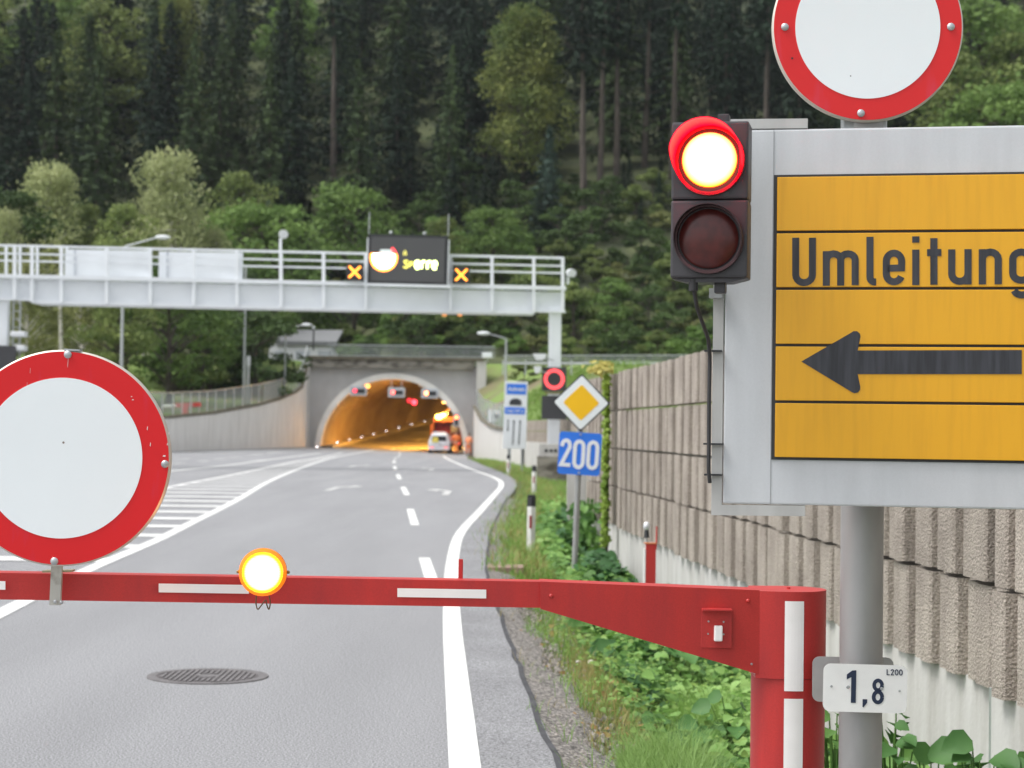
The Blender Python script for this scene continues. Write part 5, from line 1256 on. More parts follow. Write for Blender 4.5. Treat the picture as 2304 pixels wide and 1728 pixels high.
for (y0_, y1_) in ((1352, 1554), (1571, 1790)):
    m_ = MB(); mm = P(1785, y0_, 6.34); bb = P(1785, y1_, 6.34); a0 = math.acos(max(-1, min(1, (P(1764.5, 1450, 6.34).x - pcx_) / pr_))); a1 = math.acos(max(-1, min(1, (P(1806.5, 1450, 6.34).x - pcx_) / pr_)))
    rr_ = pr_ * 1.012 + .0015
    for k in range(6):
        u, v = a0 + (a1 - a0) * k / 6, a0 + (a1 - a0) * (k + 1) / 6
        m_.quad((pcx_ + rr_ * math.cos(u), 6.45 - rr_ * math.sin(u), bb.z), (pcx_ + rr_ * math.cos(v), 6.45 - rr_ * math.sin(v), bb.z), (pcx_ + rr_ * math.cos(v), 6.45 - rr_ * math.sin(v), mm.z), (pcx_ + rr_ * math.cos(u), 6.45 - rr_ * math.sin(u), mm.z))
    m_.build('white_stripe', STRIPE, t, True)
p = P(1777, 1320, 6.42); m_ = MB(); m_.cyl((p.x, 6.45, zt_), (p.x, 6.45, zt_ + .006), .006, 10); m_.build('top_bolt', RED, t)
for x0, y0_, x1, y1_ in ((-230, 1304, 12, 1327), (357, 1313, 560, 1336), (894, 1323.5, 1094, 1346.5)):
    m_ = MB(); plate_box(m_, [(x0, y0_), (x1, y0_ + (x1 - x0) * .016), (x1, y1_), (x0, y1_ - (x1 - x0) * .016)], -.0015, -.0003)
    m_.build('white_stripe', STRIPE, t)
p = BP(1037, 1263, .10); m_ = MB(); m_.bbox((p.x, p.y, p.z - .03), (.0145, .02, .075), .002); m_.build('rear_peg', RED, t)
a, b_ = (P(1036, 1262, 6.3), 0)
# amber warning beacon
AC = P(592, 1287, 6.02)
t = thing('warning_beacon', AC, 'round amber warning lamp, glowing white hot, clipped to the barrier beam', 'lamp')
kb = 6.02 / FPX; MA = yaw_frame(AC, 3, 0)
m_ = MB(); m_.M = MA; m_.lathe([(46 * kb, -.02), (42 * kb, -.028), (25 * kb, -.036), (.0005, -.039)], (0, 0, 0), (0, 1, 0), 48)
part_at(m_, 'lit_lens', emis_lens('beacon_lens_lit', (10, 3.9, 1.4), (5, .70, .03), 46 * kb, 1.2, .95, 5.5, 40), t, AC)
m_ = MB(); m_.M = MA; m_.lathe([(46.5 * kb, -.022), (53 * kb, -.018), (54 * kb, 0), (53 * kb, .02), (44 * kb, .028)], (0, 0, 0), (0, 1, 0), 48, False); m_.build('amber_rim', mat('amber_rim', (.80, .22, .01), .3, emit=(1, .22, .01), es=.12), t, True)
m_ = MB(); m_.M = MA; m_.lathe([(44 * kb, .02), (40 * kb, .055), (20 * kb, .066)], (0, 0, 0), (0, 1, 0), 32); m_.build('back_shell', mat('amber_back', (.45, .2, .02), .5), t, True)
q_ = bpy.data.lights.new('beacon_glow', 'POINT'); q_.energy = 1.0; q_.color = (1, .36, .03); q_.shadow_soft_size = .02; qo = bpy.data.objects.new('beacon_glow', q_); col.objects.link(qo); qo.location = AC + Vector((0, -.075, 0))
for s_ in (-1, 1):
    m_ = MB(); m_.M = MA; m_.sphere((s_ * 56 * kb, 0, .0), 4 * kb, 10, 6); m_.build('hinge_pin', mat('brass', (.3, .2, .08), .4, .6), t, True)
WIRE = mat('wire', (.16, .10, .05), .4, .5)
m_ = MB(); m_.tube(resample([P(577, 1338, 6.05), P(576, 1358, 6.05), P(580, 1371, 6.05), P(588, 1362, 6.05), P(598, 1350, 6.05), P(600, 1360, 6.05), P(605, 1371, 6.05), P(608, 1356, 6.05), P(605, 1338, 6.05)], .004), .0021, 6); m_.build('wire_loop', WIRE, t, True)
# left round sign with its clamp
SYY = 6.0
c = P(139, 1030.5, SYY); rs = lambda px: px * SYY / FPX
t, M1 = round_sign('round_sign', c, rs(243.5), rs(180.5), .046, 1.5, 'round white sign with red ring clamped on the barrier beam at the left', [(rs(-1), rs(233)), (rs(232), rs(0)), (rs(-1), rs(-232))], SIGNRED)
for a, b_, w2, h2 in ((187, 78, 1.6, 9), (196, 42, 1.6, 10), (150, 140, 4, 2.4), (147, 147, 3, 2), (228, 18, 6, 4), (234, 45, 2, 6), (236, 70, 2, 7), (-83, 192, .9, 14), (-88, 160, .8, 12), (0, 215, 1.5, 24)):
    m_ = MB(); m_.M = M1; m_.prism([(rs(a + w2 / 2), rs(b_ - h2 / 2)), (rs(a + w2 * .7), rs(b_ + h2 / 3)), (rs(a - w2 * .1), rs(b_ + h2 / 2)), (rs(a - w2 / 2), rs(b_ - h2 * .3))], -.0024, -.0016); m_.build('scratch', mat('scratch', (.72, .38, .38), .6) if h2 > 11 else mat('chip', (.75, .68, .66), .6), t)
m_ = MB(); m_.M = M1; m_.lathe([(.0035, 0), (.0035, .0008)], (rs(2), -.0042, rs(35)), (0, 1, 0), 10); m_.build('centre_hole', mat('rusty', (.25, .2, .17), .7), t)
m_ = MB(); m_.M = M1; m_.box((rs(8), .012, rs(244)), (.052, .03, .006)); m_.build('top_clip', STEEL, t)
t = thing('sign_clamp', P(127, 1310, 6.05), 'worn steel clamp holding the round sign on the barrier beam', 'clamp')
OLDST = mat('old_steel', (.50, .49, .44), .5, .4, c2=(.26, .23, .19), vscale=22, lo=.3, hi=.5)
m_ = MB(); m_.bar(P(128.5, 1272, 6.07), P(124.5, 1361, 6.07), .034, .018); m_.build('strap', OLDST, t)
m_ = MB(); m_.bar(P(99, 1285, 6.10), P(165, 1284, 6.10), .05, .006); m_.build('cross_bar', mat('brass_old', (.40, .35, .22), .5, .4), t)
m_ = MB(); m_.bar(P(136.5, 1296, 6.09), P(133, 1357, 6.09), .012, .006); m_.build('strap_edge', BLACK, t)
for px, py in ((125, 1353), (139, 1355)):
    m_ = MB(); p = P(px, py, 6.055); m_.lathe([(.006, 0), (.006, -.006), (.003, -.008)], p, (0, 1, 0), 8); m_.build('bolt', STEEL, t)
# low red post and small lantern beyond the arm
Yp = 15.6
a = P(1463, 1223, Yp); x_ = a.x; W2 = 26 / (FPX / Yp)
t = thing('red_post', (x_, Yp, verge_z(x_, Yp) - .05), 'low red steel post with a white edge standing behind the barrier arm', 'post')
m_ = MB(); z0 = verge_z(x_, Yp) - .05; m_.bbox((x_ + .005, Yp, (z0 + a.z) / 2), (W2 - .012, .06, a.z - z0), .004); m_.build('post', RED, t)
m_ = MB(); m_.box((x_ - W2 / 2 + .002, Yp - .002, (z0 + a.z) / 2 - .02), (.012, .056, a.z - z0 - .04)); m_.build('white_edge', STRIPE, t)
m_ = MB(); m_.bbox((x_, Yp, a.z + .003), (W2 + .006, .07, .01), .003); m_.build('cap', mat('cap_orange', (.6, .2, .08), .5), t)
m_ = MB(); m_.tube([(x_ + W2 / 2 + .004, Yp + .02, a.z - .05), (x_ + W2 / 2 + .006, Yp + .02, a.z + .14)], .006, 6); m_.build('rod', RED, t)
p = P(1455, 1190, Yp + .5); t = thing('small_lantern', (p.x, Yp + .5, verge_z(p.x, Yp + .5)), 'tiny glass lantern on a thin grey rod behind the low red post', 'lantern')
m_ = MB(); m_.tube([(p.x, Yp + .5, verge_z(p.x, Yp + .5)), (p.x, Yp + .5, p.z - .03)], .006, 6); m_.build('rod', STEEL, t)
m_ = MB(); m_.cyl(p + Vector((0, 0, -.075)), p + Vector((0, 0, -.005)), .025, 10, .018); m_.build('base', BLACK, t)
m_ = MB(); m_.sphere(p + Vector((0, 0, .022)), .03, 12, 8, (1, 1, 1.3)); m_.build('glass', mat('lantern_glass', (.7, .72, .74), .15, .3), t, True)

# ------------------------------------------------------------------ manhole cover
c = G(467.5, 1522.5); rr0 = .385
t = thing('manhole_cover', c, 'round cast iron manhole cover in the road below the barrier', 'manhole cover')
IRON = mat('cast_iron', (.17, .16, .16), .6, .3, var=.2, vscale=12); IRON2 = mat('iron_dark', (.11, .10, .10), .7, .2, var=.2, vscale=15)
m_ = MB(); m_.lathe([(rr0, 0), (rr0, .007), (rr0 - .06, .007), (rr0 - .062, .002)], (c.x, c.y, .0), (0, 0, 1), 48, False); m_.build('ring', IRON, t, True)
m_ = MB(); m_.lathe([(rr0 - .060, 0), (rr0 - .060, .0035)], (c.x, c.y, .0), (0, 0, 1), 48); m_.build('plate', IRON2, t)
m_ = MB()
for k in range(-8, 9):
    x = k * .035; L_ = math.sqrt(max(0, .30 ** 2 - x * x)) 
    if L_ > .03:
        if abs(k) < 2: m_.box((c.x + x, c.y + .18, .0065), (.019, .16, .006)); m_.box((c.x + x, c.y - .18, .0065), (.019, .16, .006))
        else: m_.box((c.x + x, c.y, .0065), (.019, L_ * 2, .006))
m_.build('ribs', IRON, t)
m_ = MB(); m_.lathe([(.07, 0), (.07, .0085)], (c.x, c.y, .0), (0, 0, 1), 24); m_.build('centre_boss', IRON, t)

# ================================================================== TREES
rng = np.random.default_rng(11)
def trunk_mesh(parent, h, r, m, lean=0., z0=0.):
    m_ = MB(); n = 7; pts = [(lean * (k / n) ** 2 * h + .1 * math.sin(k * 1.7) * r * 3 * (k / n), .06 * math.sin(k * 2.1), z0 + (h - z0) * k / n) for k in range(n + 1)]
    m_.tube([Vector(p) + wloc(parent) for p in pts], [r * (1.15 - k / n * 1.0) for k in range(n + 1)], 8); return m_, pts
def spruce(name, H, Rm, bare, m, density=1.0, dead=True, seed=0):
    """conifer: whorls of drooping branches made of many needle clumps"""
    rg = np.random.default_rng(seed); t = thing(name, (0, 0, 0), 'x', 'tree')
    m_, _ = trunk_mesh(t, H * .98, .011 * H + .04, BARK)
    zs = bare * H; k = 0; C = []; T = []; N = []; Wd = []; Ht = []
    while zs < H * .985:
        f = (zs / H - bare) / (1 - bare)
        L = Rm * (1 - f) ** .68 * (.6 + .4 * min(1, f * 7 + .35)) + .15
        nb = int(6 + 5 * (1 - f)); a0 = rg.random() * 6.28
        for b in range(nb):
            a = a0 + 6.283 * b / nb + rg.normal(0, .22); Lb = L * rg.uniform(.5, 1.2) * (1 + .18 * math.sin(zs * 1.9 + a * 2))
            dr = rg.uniform(.22, .5) * (1 - f * .8)
            if rg.random() < .15 * (1 - f): m_.tube([(0, 0, zs), (math.cos(a) * Lb * .8, math.sin(a) * Lb * .8, zs - dr * Lb * .7)], [.05, .015], 4)
            nn = max(2, int(Lb / .34 * density))
            for q in range(nn):
                u = (q + .6 + rg.uniform(-.3, .3)) / nn; rr_ = Lb * u; 
                droop = -dr * rr_ - .10 * rr_ * u + .25 * (u ** 3) * .3
                sw = rg.normal(0, .16 + .25 * (1 - u)) * Lb * .42
                cx = math.cos(a) * rr_ - math.sin(a) * sw; cy = math.sin(a) * rr_ + math.cos(a) * sw; cz = zs + droop + rg.normal(0, .06)
                C.append((cx, cy, cz)); d = np.array([math.cos(a + rg.normal(0, .5)), math.sin(a + rg.normal(0, .5)), -.35 + rg.normal(0, .25)])
                T.append(d); N.append((math.cos(a) * .4 + rg.normal(0, .3), math.sin(a) * .4 + rg.normal(0, .3), 1.0)); s_ = rg.uniform(.42, .82) * (1 - .45 * f); Wd.append(s_ * .75); Ht.append(s_ * 1.5)
                if rg.random() < .75:   # hanging twig
                    C.append((cx, cy, cz - .22)); T.append((rg.normal(0, .2), rg.normal(0, .2), -1)); N.append((math.cos(a), math.sin(a), 0)); Wd.append(s_ * .6); Ht.append(s_ * 1.25)
        for q in range(5):     # inner twigs close to the stem
            a = rg.random() * 6.28; r_ = L * rg.uniform(.12, .5); C.append((math.cos(a) * r_, math.sin(a) * r_, zs + rg.normal(0, .2) - .2 * r_)); T.append((rg.normal(0, .5), rg.normal(0, .5), -1)); N.append((math.cos(a), math.sin(a), rg.normal(0, .3))); Wd.append(.55 + .35 * (1 - f)); Ht.append(.8 + .5 * (1 - f))
        zs += (.42 + .80 * (1 - f)) * (H / 22) ** .5 / density ** .4
    # leader
    for q in range(6):
        C.append((rg.normal(0, .05), rg.normal(0, .05), H * .985 + q * .06)); T.append((rg.normal(0, .3), rg.normal(0, .3), 1)); N.append((1, 0, 0)); Wd.append(.14); Ht.append(.4)
    if dead:
        for q in range(int(bare * H * 1.5)):
            z = rg.uniform(.2, 1) * bare * H; a = rg.random() * 6.28; L_ = rg.uniform(.4, 1.4); m_.tube([(0, 0, z), (math.cos(a) * L_, math.sin(a) * L_, z - .1)], [.03, .01], 4)
    m_.build('trunk', BARK, t); cards('crown', C, T, N, Wd, Ht, m, t); return t
def broadleaf(name, H, Rx, z0, m, ncl=34, per=120, leaf=.34, barkm=None, seed=0, hang=0., shape='dome', trunkr=None, lean=0.):
    rg = np.random.default_rng(seed); t = thing(name, (0, 0, 0), 'x', 'tree')
    bm_ = barkm or BARK; tr = trunkr or (.010 * H + .05); m_, tp = trunk_mesh(t, H * .85, tr, bm_, lean)
    C = []; T = []; N = []; Wd = []; Ht = []
    for c_ in range(ncl):
        f = rg.uniform(0, 1) ** .85; z = z0 + (H - z0) * (.06 + .92 * f)
        if shape == 'dome': rad = Rx * math.sqrt(max(.03, 1 - (max(0, f - .35) / .68) ** 2)) * (.62 + .38 * min(1, f * 3))
        elif shape == 'tall': rad = Rx * (1 - f) ** .55 * (.5 + .5 * min(1, f * 4))
        else: rad = Rx * math.sqrt(max(.05, 1 - f * f))
        a = c_ * 2.399 + rg.normal(0, .3); u = math.sqrt(rg.uniform(.12, 1)); cx, cy = math.cos(a) * rad * u + lean * f * f * H, math.sin(a) * rad * u
        rc = (H * .045 + Rx * .17) * rg.uniform(.65, 1.25)
        if H > 3: m_.tube([(lean * (f * .6) ** 2 * H, 0, max(z0 * .6, z - rad * .7)), ((cx) * .55, cy * .55, z - rc * .9), (cx, cy, z - rc * .2)], [tr * .42, tr * .25, tr * .08], 5)
        n = int(per * rg.uniform(.7, 1.3))
        d = rg.normal(size=(n, 3)); d /= np.linalg.norm(d, axis=1)[:, None]; d[:, 2] = d[:, 2] * .8 + .12
        rr_ = rc * (rg.uniform(.35, 1.12, n) ** .6)[:, None]; p = np.array([cx, cy, z]) + d * rr_ * np.array([1.15, 1.15, .78 + hang])
        if hang: p[:, 2] -= rg.uniform(0, 1, n) * rc * hang * 2
        C += p.tolist(); tt = rg.normal(size=(n, 3)); tt[:, 2] -= .4 + hang * 3; T += tt.tolist(); N += (d * .5 + rg.normal(size=(n, 3)) * .7 + np.array([0, -.1, .3])).tolist()
        s_ = rg.uniform(.6, 1.3, n) * leaf; Wd += (s_ * (.75 - hang * .4)).tolist(); Ht += (s_ * (1.15 + hang)).tolist()
    m_.build('trunk', bm_, t, True); cards('crown', C, T, N, Wd, Ht, m, t); return t
SPR = [spruce('spruce_tree', 22, 5.2, .08, LEAFM['spruce'], 1.0, seed=1), spruce('spruce_tree', 25, 4.6, .26, LEAFM['spruce'], .95, seed=2), spruce('spruce_tree', 20, 5.4, .05, LEAFM['spruce'], 1.0, seed=3),
       spruce('spruce_tree', 24, 4.8, .14, LEAFM['spruce_l'], 1.0, seed=4)]
BLU = spruce('spruce_tree', 17, 2.8, .05, LEAFM['blue'], 1.05, seed=5)
PIN = [spruce('pine_tree', 27, 3.2, .55, LEAFM['spruce'], 1.0, seed=6), spruce('pine_tree', 26, 2.8, .62, LEAFM['spruce'], .9, seed=7)]
BRO = {'green': broadleaf('broadleaf_tree', 13, 4.2, 1.5, LEAFM['green'], 44, 130, .34, seed=10), 'olive': broadleaf('broadleaf_tree', 15, 3.8, 1.5, LEAFM['olive'], 44, 130, .34, seed=11),
       'dark': broadleaf('broadleaf_tree', 13, 4.0, .8, LEAFM['dark'], 46, 140, .32, seed=12), 'rust': broadleaf('broadleaf_tree', 14, 3.8, 1.0, LEAFM['rust'], 42, 120, .32, BARKW, seed=13),
       'yellow': broadleaf('broadleaf_tree', 23, 6.0, 3, LEAFM['yellow'], 92, 170, .40, seed=14, shape='tall')}
BIR = [broadleaf('birch_tree', 17, 2.9, 4, LEAFM['birch'], 46, 130, .27, BARKW, seed=15, hang=.5, shape='tall', lean=.04), broadleaf('birch_tree', 18, 2.5, 4, LEAFM['birch'], 42, 130, .27, BARKW, seed=16, hang=.5, shape='tall', lean=-.03)]
BUS = [broadleaf('shrub', 3.6, 2.3, .1, LEAFM['green'], 22, 110, .24, seed=20, shape='bush'), broadleaf('shrub', 4.4, 2.0, .1, LEAFM['olive'], 22, 110, .24, seed=21, shape='bush'),
       broadleaf('shrub', 5.2, 2.3, .1, LEAFM['dark'], 24, 110, .26, seed=22, shape='bush'), broadleaf('shrub', 2.6, 2.0, .05, LEAFM['rust'], 18, 100, .22, seed=23, shape='bush')]
protos = SPR + [BLU] + PIN + list(BRO.values()) + BIR + BUS
used = set()
def plant(proto, x, y, sx, sz, label, cat, group=None, rot=None, name=None, z=None):
    if proto.name not in used and True: used.add(proto.name); o = proto
    else: o = copy_tree(proto)
    z = hill(x, y) - .25 if z is None else z
    o.location = (x, y, z); o.scale = (sx, sx, sz); o.rotation_euler = (random.uniform(-.02, .02), random.uniform(-.02, .02), random.random() * 6.28 if rot is None else rot)
    if name: o.name = name
    if 'group' in o: del o['group']
    return tag(o, label, cat, group)
HT = {}
for p, h in zip(SPR, (22, 25, 20, 24)): HT[p.name] = h
HT[BLU.name] = 17; HT[PIN[0].name] = 27; HT[PIN[1].name] = 26
for k, h in zip(BRO, (13, 15, 13, 14, 23)): HT[BRO[k].name] = h
HT[BIR[0].name] = 17; HT[BIR[1].name] = 18
for b, h in zip(BUS, (3.6, 4.4, 5.2, 2.6)): HT[b.name] = h
hero = []
def hero_tree(proto, px, ytop, Y, wfac, label, cat='tree', rot=None):
    tp = P(px, ytop, Y); zb = hill(tp.x, Y) - .25; k = (tp.z - zb) / HT[proto.name.split('#')[0]] if proto.name in HT else 1
    hero.append((tp.x, Y, 3.0 if 'yellow' not in str(label) else 6.5)); return plant(proto, tp.x, Y, k * wfac, k, label, cat, rot=rot)
PN = {p: p.name for p in protos}
def hb(px): return px
hero_tree(BRO['yellow'], 1180, 30, 214, 1.0, 'tall broadleaf tree turning yellow, standing out in the dark forest above the gantry')
hero_tree(BIR[0], 405, 352, 168, 1.5, 'pale drooping birch rising highest behind the gantry, left of the message board')
hero_tree(BIR[1], 105, 372, 160, 1.6, 'pale drooping birch at the far left above the gantry')
hero_tree(BRO['green'], 590, 462, 178, 1.25, 'round bright green tree right behind the camera stalk of the gantry')
hero_tree(SPR[3], 616, 108, 205, 1.0, 'spruce with yellow green tip and a bare pale lower trunk above the gantry camera')  # lighter needle colour on the hero spruces stands in for lit tips
hero_tree(SPR[3], 225, 110, 196, 1.0, 'broad dark spruce with a pointed tip, upper left of the forest')
hero_tree(SPR[3], 432, 78, 210, 1.0, 'spruce with light green tip between the two largest dark spruces at the upper left')
hero_tree(SPR[3], 815, 140, 204, 1.0, 'dark spruce with narrow tip above the left end of the message board')
hero_tree(SPR[3], 1010, 105, 212, .95, 'medium green spruce left of the yellowing tree')
hero_tree(BLU, 1235, 285, 200, 1.25, 'blue green spruce below the yellowing tree')
hero_tree(BRO['olive'], 540, 400, 185, .9, 'olive broadleaf tree behind the bright round green tree')
hero_tree(BRO['green'], 800, 425, 186, 1.0, 'green broadleaf tree left of the message board at the forest edge')
hero_tree(BRO['green'], 1110, 470, 184, 1.2, 'rounded green tree behind the right end of the gantry railing')
hero_tree(BRO['olive'], 1000, 495, 178, 1.0, 'olive green tree peeping over the message board')
for px, Y, k in ((1314, 207, 0), (1350, 212, 1), (1388, 214, 0), (1512, 216, 1), (1722, 214, 0), (750, 222, 1), (1450, 222, 1)):
    xx = P(px, 400, Y).x; zb = hill(xx, Y) - .3
    plant(PIN[k], xx, Y, 1.1, 1.12, {1314: 'tall pine with the longest bare trunk, left of the traffic light', 1350: 'tall pine with bare trunk, second in the row left of the traffic light', 1388: 'tall pine with bare trunk, third in the row left of the traffic light',
        1512: 'tall pine whose bare trunk ends behind the traffic light', 1722: 'tall pine with bare trunk between the traffic light and the upper round sign', 750: 'tall pine with bare trunk near the top centre left of the forest', 1450: 'pine half hidden by bushes left of the traffic light'}[px], 'tree'); hero.append((xx, Y, 2.5))
# left belt below and behind the gantry
for px, yt_, Y, kk, w_, lab in ((60, 600, 128, 'rust', 1.1, 'rusty green tree under the left end of the gantry'), (180, 610, 133, 'rust', 1.1, 'rusty green tree with thin pale stems behind the left round sign'), (20, 440, 150, 'dark', 1.0, 'dark tree at the left edge above the gantry'),
        (290, 470, 152, 'olive', .9, 'olive tree behind the lamp head above the gantry'), (385, 590, 136, 'green', 1.35, 'leafy green tree just above the wire fence, right of the left round sign'), (270, 640, 128, 'olive', 1.2, 'yellow green tree beside the long lamp pole'),
        (460, 650, 146, 'green', .9, 'green tree between the lamp pole and the dark trees'), (545, 610, 158, 'dark', 1.1, 'dense dark tree behind the tall pole on the wall'), (548, 650, 162, 'dark', .8, 'dark tree left of the white building'), (500, 690, 158, 'dark', .7, 'small dark tree behind the wire fence'),
        (205, 470, 165, 'olive', .9, 'olive tree between the two pale birches'), (490, 520, 168, 'birch', .9, 'smaller pale birch right of the tallest birch'), (330, 430, 172, 'birch', .9, 'pale birch left of the tallest birch'), (30, 480, 140, 'birch', 1.0, 'pale birch with thin leaves at the left picture edge'), (110, 560, 138, 'rust', 1.0, 'rusty tree behind the gantry rail at the left')):
    pr = BIR[0] if kk == 'birch' else BRO[kk]
    hero_tree(pr, px, yt_, Y, w_, lab)
for px, Y, kk, s_, lab in ((575, 150, 2, 1.3, 'dark shrub behind the fence below the dense dark tree'), (530, 152, 2, 1.2, 'dark shrub behind the fence left of the tall pole'), (470, 148, 1, 1.2, 'olive shrub on the grass behind the fence'), (430, 148, 1, 1.2, 'olive shrub at the edge of the lawn behind the fence'), (390, 148, 0, 1.2, 'green shrub above the red barrier beam')):
    q = P(px, 860, Y); xx = min(q.x, leftX(Y) - 2.4); plant(BUS[kk], xx, Y, s_ * 1.25, s_, lab, 'bush'); hero.append((xx, Y, 1))
m_ = MB(); 
p = P(135, 690, 127)
t = thing('young_birch', (p.x, 127, hill(p.x, 127)), 'white birch stem with few leaves above the left round sign', 'tree')
tp_ = P(128, 640, 127); m_.tube([(P(140, 900, 127).x, 127, hill(p.x, 127)), (P(138, 800, 127).x, 127, P(138, 800, 127).z), (p.x, 127, p.z), tp_], [.2, .15, .1, .05], 8); m_.build('trunk', BARKW, t, True)
nn = 220; q = rng.normal(size=(nn, 3)) * np.array([1.3, 1.0, 1.6]) + np.array([tp_.x, 127.2, tp_.z + .6]); cards('crown', q, rng.normal(size=(nn, 3)), rng.normal(size=(nn, 3)), rng.uniform(.15, .3, nn), rng.uniform(.2, .4, nn), LEAFM['rust'], t)
# conifers over the slope
GS = 'dark spruces covering the hillside'
cnt = 0
for row, Y in enumerate([192, 201, 211, 221, 232, 243, 254, 266, 278, 291]):
    half = Y * .285 + 4; x = -half - 12 + random.random() * 3
    while x < half + 14:
        xx, yy = x + random.uniform(-1.2, 1.2), Y + random.uniform(-3.2, 3.2); x += random.uniform(5.6, 8.0) + .22 * row
        scx = xx / yy
        if any(b > 190 and b - 30 < yy < b + 4 and abs(xx - a * yy / b) < r_ * (1.25 if r_ > 2.6 else .9) for a, b, r_ in hero): continue
        if yy < 206 and xx > -22 and random.random() < .6: continue
        if 1250 < 1152 + 4300 * scx < 1760 and yy < 217 : continue
        r_ = random.random()
        if xx > 34 and r_ < .4:
            plant(BRO[random.choice(('green', 'dark', 'olive'))], xx, yy, random.uniform(.9, 1.2), random.uniform(.9, 1.25), 'broadleaf tree among the conifers on the upper right hillside', 'tree', 'broadleaf trees among the conifers'); continue
        if xx < -18 and yy > 246 and r_ < .16:
            plant(BRO[random.choice(('olive', 'green'))], xx, yy, random.uniform(1, 1.3), random.uniform(1, 1.3), 'broadleaf tree high on the upper left hillside', 'tree', 'broadleaf trees high on the left'); continue
        pr = SPR[0 if r_ < .32 else 1 if r_ < .5 else 2 if r_ < .84 else 3]
        plant(pr, xx, yy, random.uniform(.8, 1.25), random.uniform(.75, 1.15), 'dark spruce in the dense forest on the hillside', 'tree', GS); cnt += 1
for Y in (197, 203, 208, 214):
    x = -34.
    while x < 34:
        xx, yy = x + random.uniform(-1.2, 1.2), Y + random.uniform(-2.5, 2.5); x += random.uniform(3.2, 5.2)
        if xx < -14 and yy < 200: continue
        k_ = random.uniform(.28, .5) if not (1270 < 1152 + 4300 * xx / yy < 1760) else random.uniform(.12, .24)
        if random.random() < .6: plant(random.choice(SPR), xx, yy, k_ * 1.25, k_, 'young spruce under the tall trees at the foot of the forest', 'tree', 'young spruces at the foot of the forest')
        else: plant(BUS[2], xx, yy, k_ * 3.2, k_ * 2.4, 'dark bush under the tall trees at the foot of the forest', 'bush', 'dark bushes at the foot of the forest')
hero_tree(BRO['yellow'], 398, 2, 236, .8, 'yellowish tree top at the upper edge of the picture, left of centre')
hero_tree(BRO['olive'], 230, 12, 232, 1.3, 'olive broadleaf crown at the upper left edge above the broad spruce')
for px, yt_, Y, kk, w_ in ((2210, 20, 205, 'green', 1.3), (2290, 90, 198, 'olive', 1.2), (2140, 130, 196, 'olive', 1.0), (2240, 195, 188, 'green', 1.1)):
    hero_tree(BRO[kk], px, yt_, Y, w_, {2210: 'green tree filling the upper right corner', 2290: 'olive tree at the right picture edge above the detour board', 2140: 'olive tree right of the upper round sign', 2240: 'lower green tree just above the detour board at the right'}[px])
# undergrowth and shrubs on the lower slope
GB_ = 'bushes on the slope above the tunnel'
for Y, d0 in ((164.5, 2.7), (168, 3.0), (173, 3.2), (178, 3.3), (184, 3.5), (190, 3.7), (197, 3.9), (204, 4.3)):
    x = -18 if Y < 185 else -24
    x += random.random() * 2
    hi_ = Y * .19 + 14
    while x < hi_:
        xx = x + random.uniform(-.8, .8); yy = Y + random.uniform(-1.8, 1.8); x += d0 * random.uniform(.7, 1.2)
        if yy < 162.5: yy = 162.6
        if (xx < -17 and yy < 178) or (xx < -13.5 and yy < 172): continue
        pr = random.choices(BUS, (4, 3, 3, 1.5))[0]; s_ = random.uniform(.75, 1.3) * (1.0 if Y > 166 else .62)
        plant(pr, xx, yy, s_ * 1.15, s_, 'green bush on the slope above the tunnel and the right bank', 'bush', GB_)
for px, Y, s_ in ((1330, 138, .5), (1400, 137, .6), (1480, 136, .6), (1560, 136, .8), (1240, 140, .45), (1640, 130, .9), (1270, 142, .6), (1180, 143, .5)):
    q = P(px, 800, Y); plant(BUS[px % 3], q.x, Y, s_ * 1.3, s_, 'bush just behind the guard rail on the right bank', 'bush', 'bushes behind the guard rail')
for p in protos:
    if p.name not in used:
        for ch in list(p.children): bpy.data.objects.remove(ch)
        bpy.data.objects.remove(p)

# ================================================================== VERGE PLANTS
def leafmat(name, a, b, tr=.35): return mat(name, a, .55, c2=b, var=.1, vscale=1.6, trans=tr, spec=.35)
LG1 = leafmat('ground_leaf', (.17, .33, .07), (.07, .17, .04)); LG2 = leafmat('ground_leaf_pale', (.33, .52, .16), (.17, .34, .07)); LG3 = leafmat('ground_leaf_dark', (.06, .16, .05), (.035, .10, .03), .2)
GR1 = leafmat('grass_blade', (.25, .42, .09), (.16, .30, .06)); GR2 = leafmat('grass_dry', (.42, .34, .13), (.27, .26, .09))
def scatter_leaves(n, yr, m, size, hmin, hmax, name, label, dfun, seed, cl=1):
    rg = np.random.default_rng(seed); C = []; T = []; N = []; W_ = []; H_ = []
    tries = 0
    while len(C) < n and tries < n * 6:
        tries += 1
        y = yr[0] + (yr[1] - yr[0]) * rg.random() ** 1.5; a, b = edgeX(y), wallX(y); d = rg.random()
        x = a + (b - a) * d
        pr = dfun(x - a, b - x, y)
        if rg.random() > pr: continue
        hmx = hmin + (hmax - hmin) * (.5 + .5 * math.sin(x * 5.1 + y * 1.3) * math.sin(y * 2.2 - x * 2)) * min(1, (x - a) / .9)
        z = verge_z(x, y) + hmx * (.25 + .75 * rg.random() ** .6)
        C.append((x, y, z)); aa = rg.random() * 6.28; T.append((math.cos(aa), math.sin(aa), rg.normal(-.05, .3))); N.append((rg.normal(0, .35), rg.normal(-.35, .35), 1)); s_ = size * rg.uniform(.55, 1.35); W_.append(s_); H_.append(s_ * 1.05)
    o = cards(name, C, T, N, W_, H_, m, None, 1); return tag(o, label, 'plants' if False else None, None, 'stuff')
dens = lambda off, sp: (lambda d, w_, y: max(0., min(1., (d - off) / sp)) * (1 if w_ > .06 else .2))
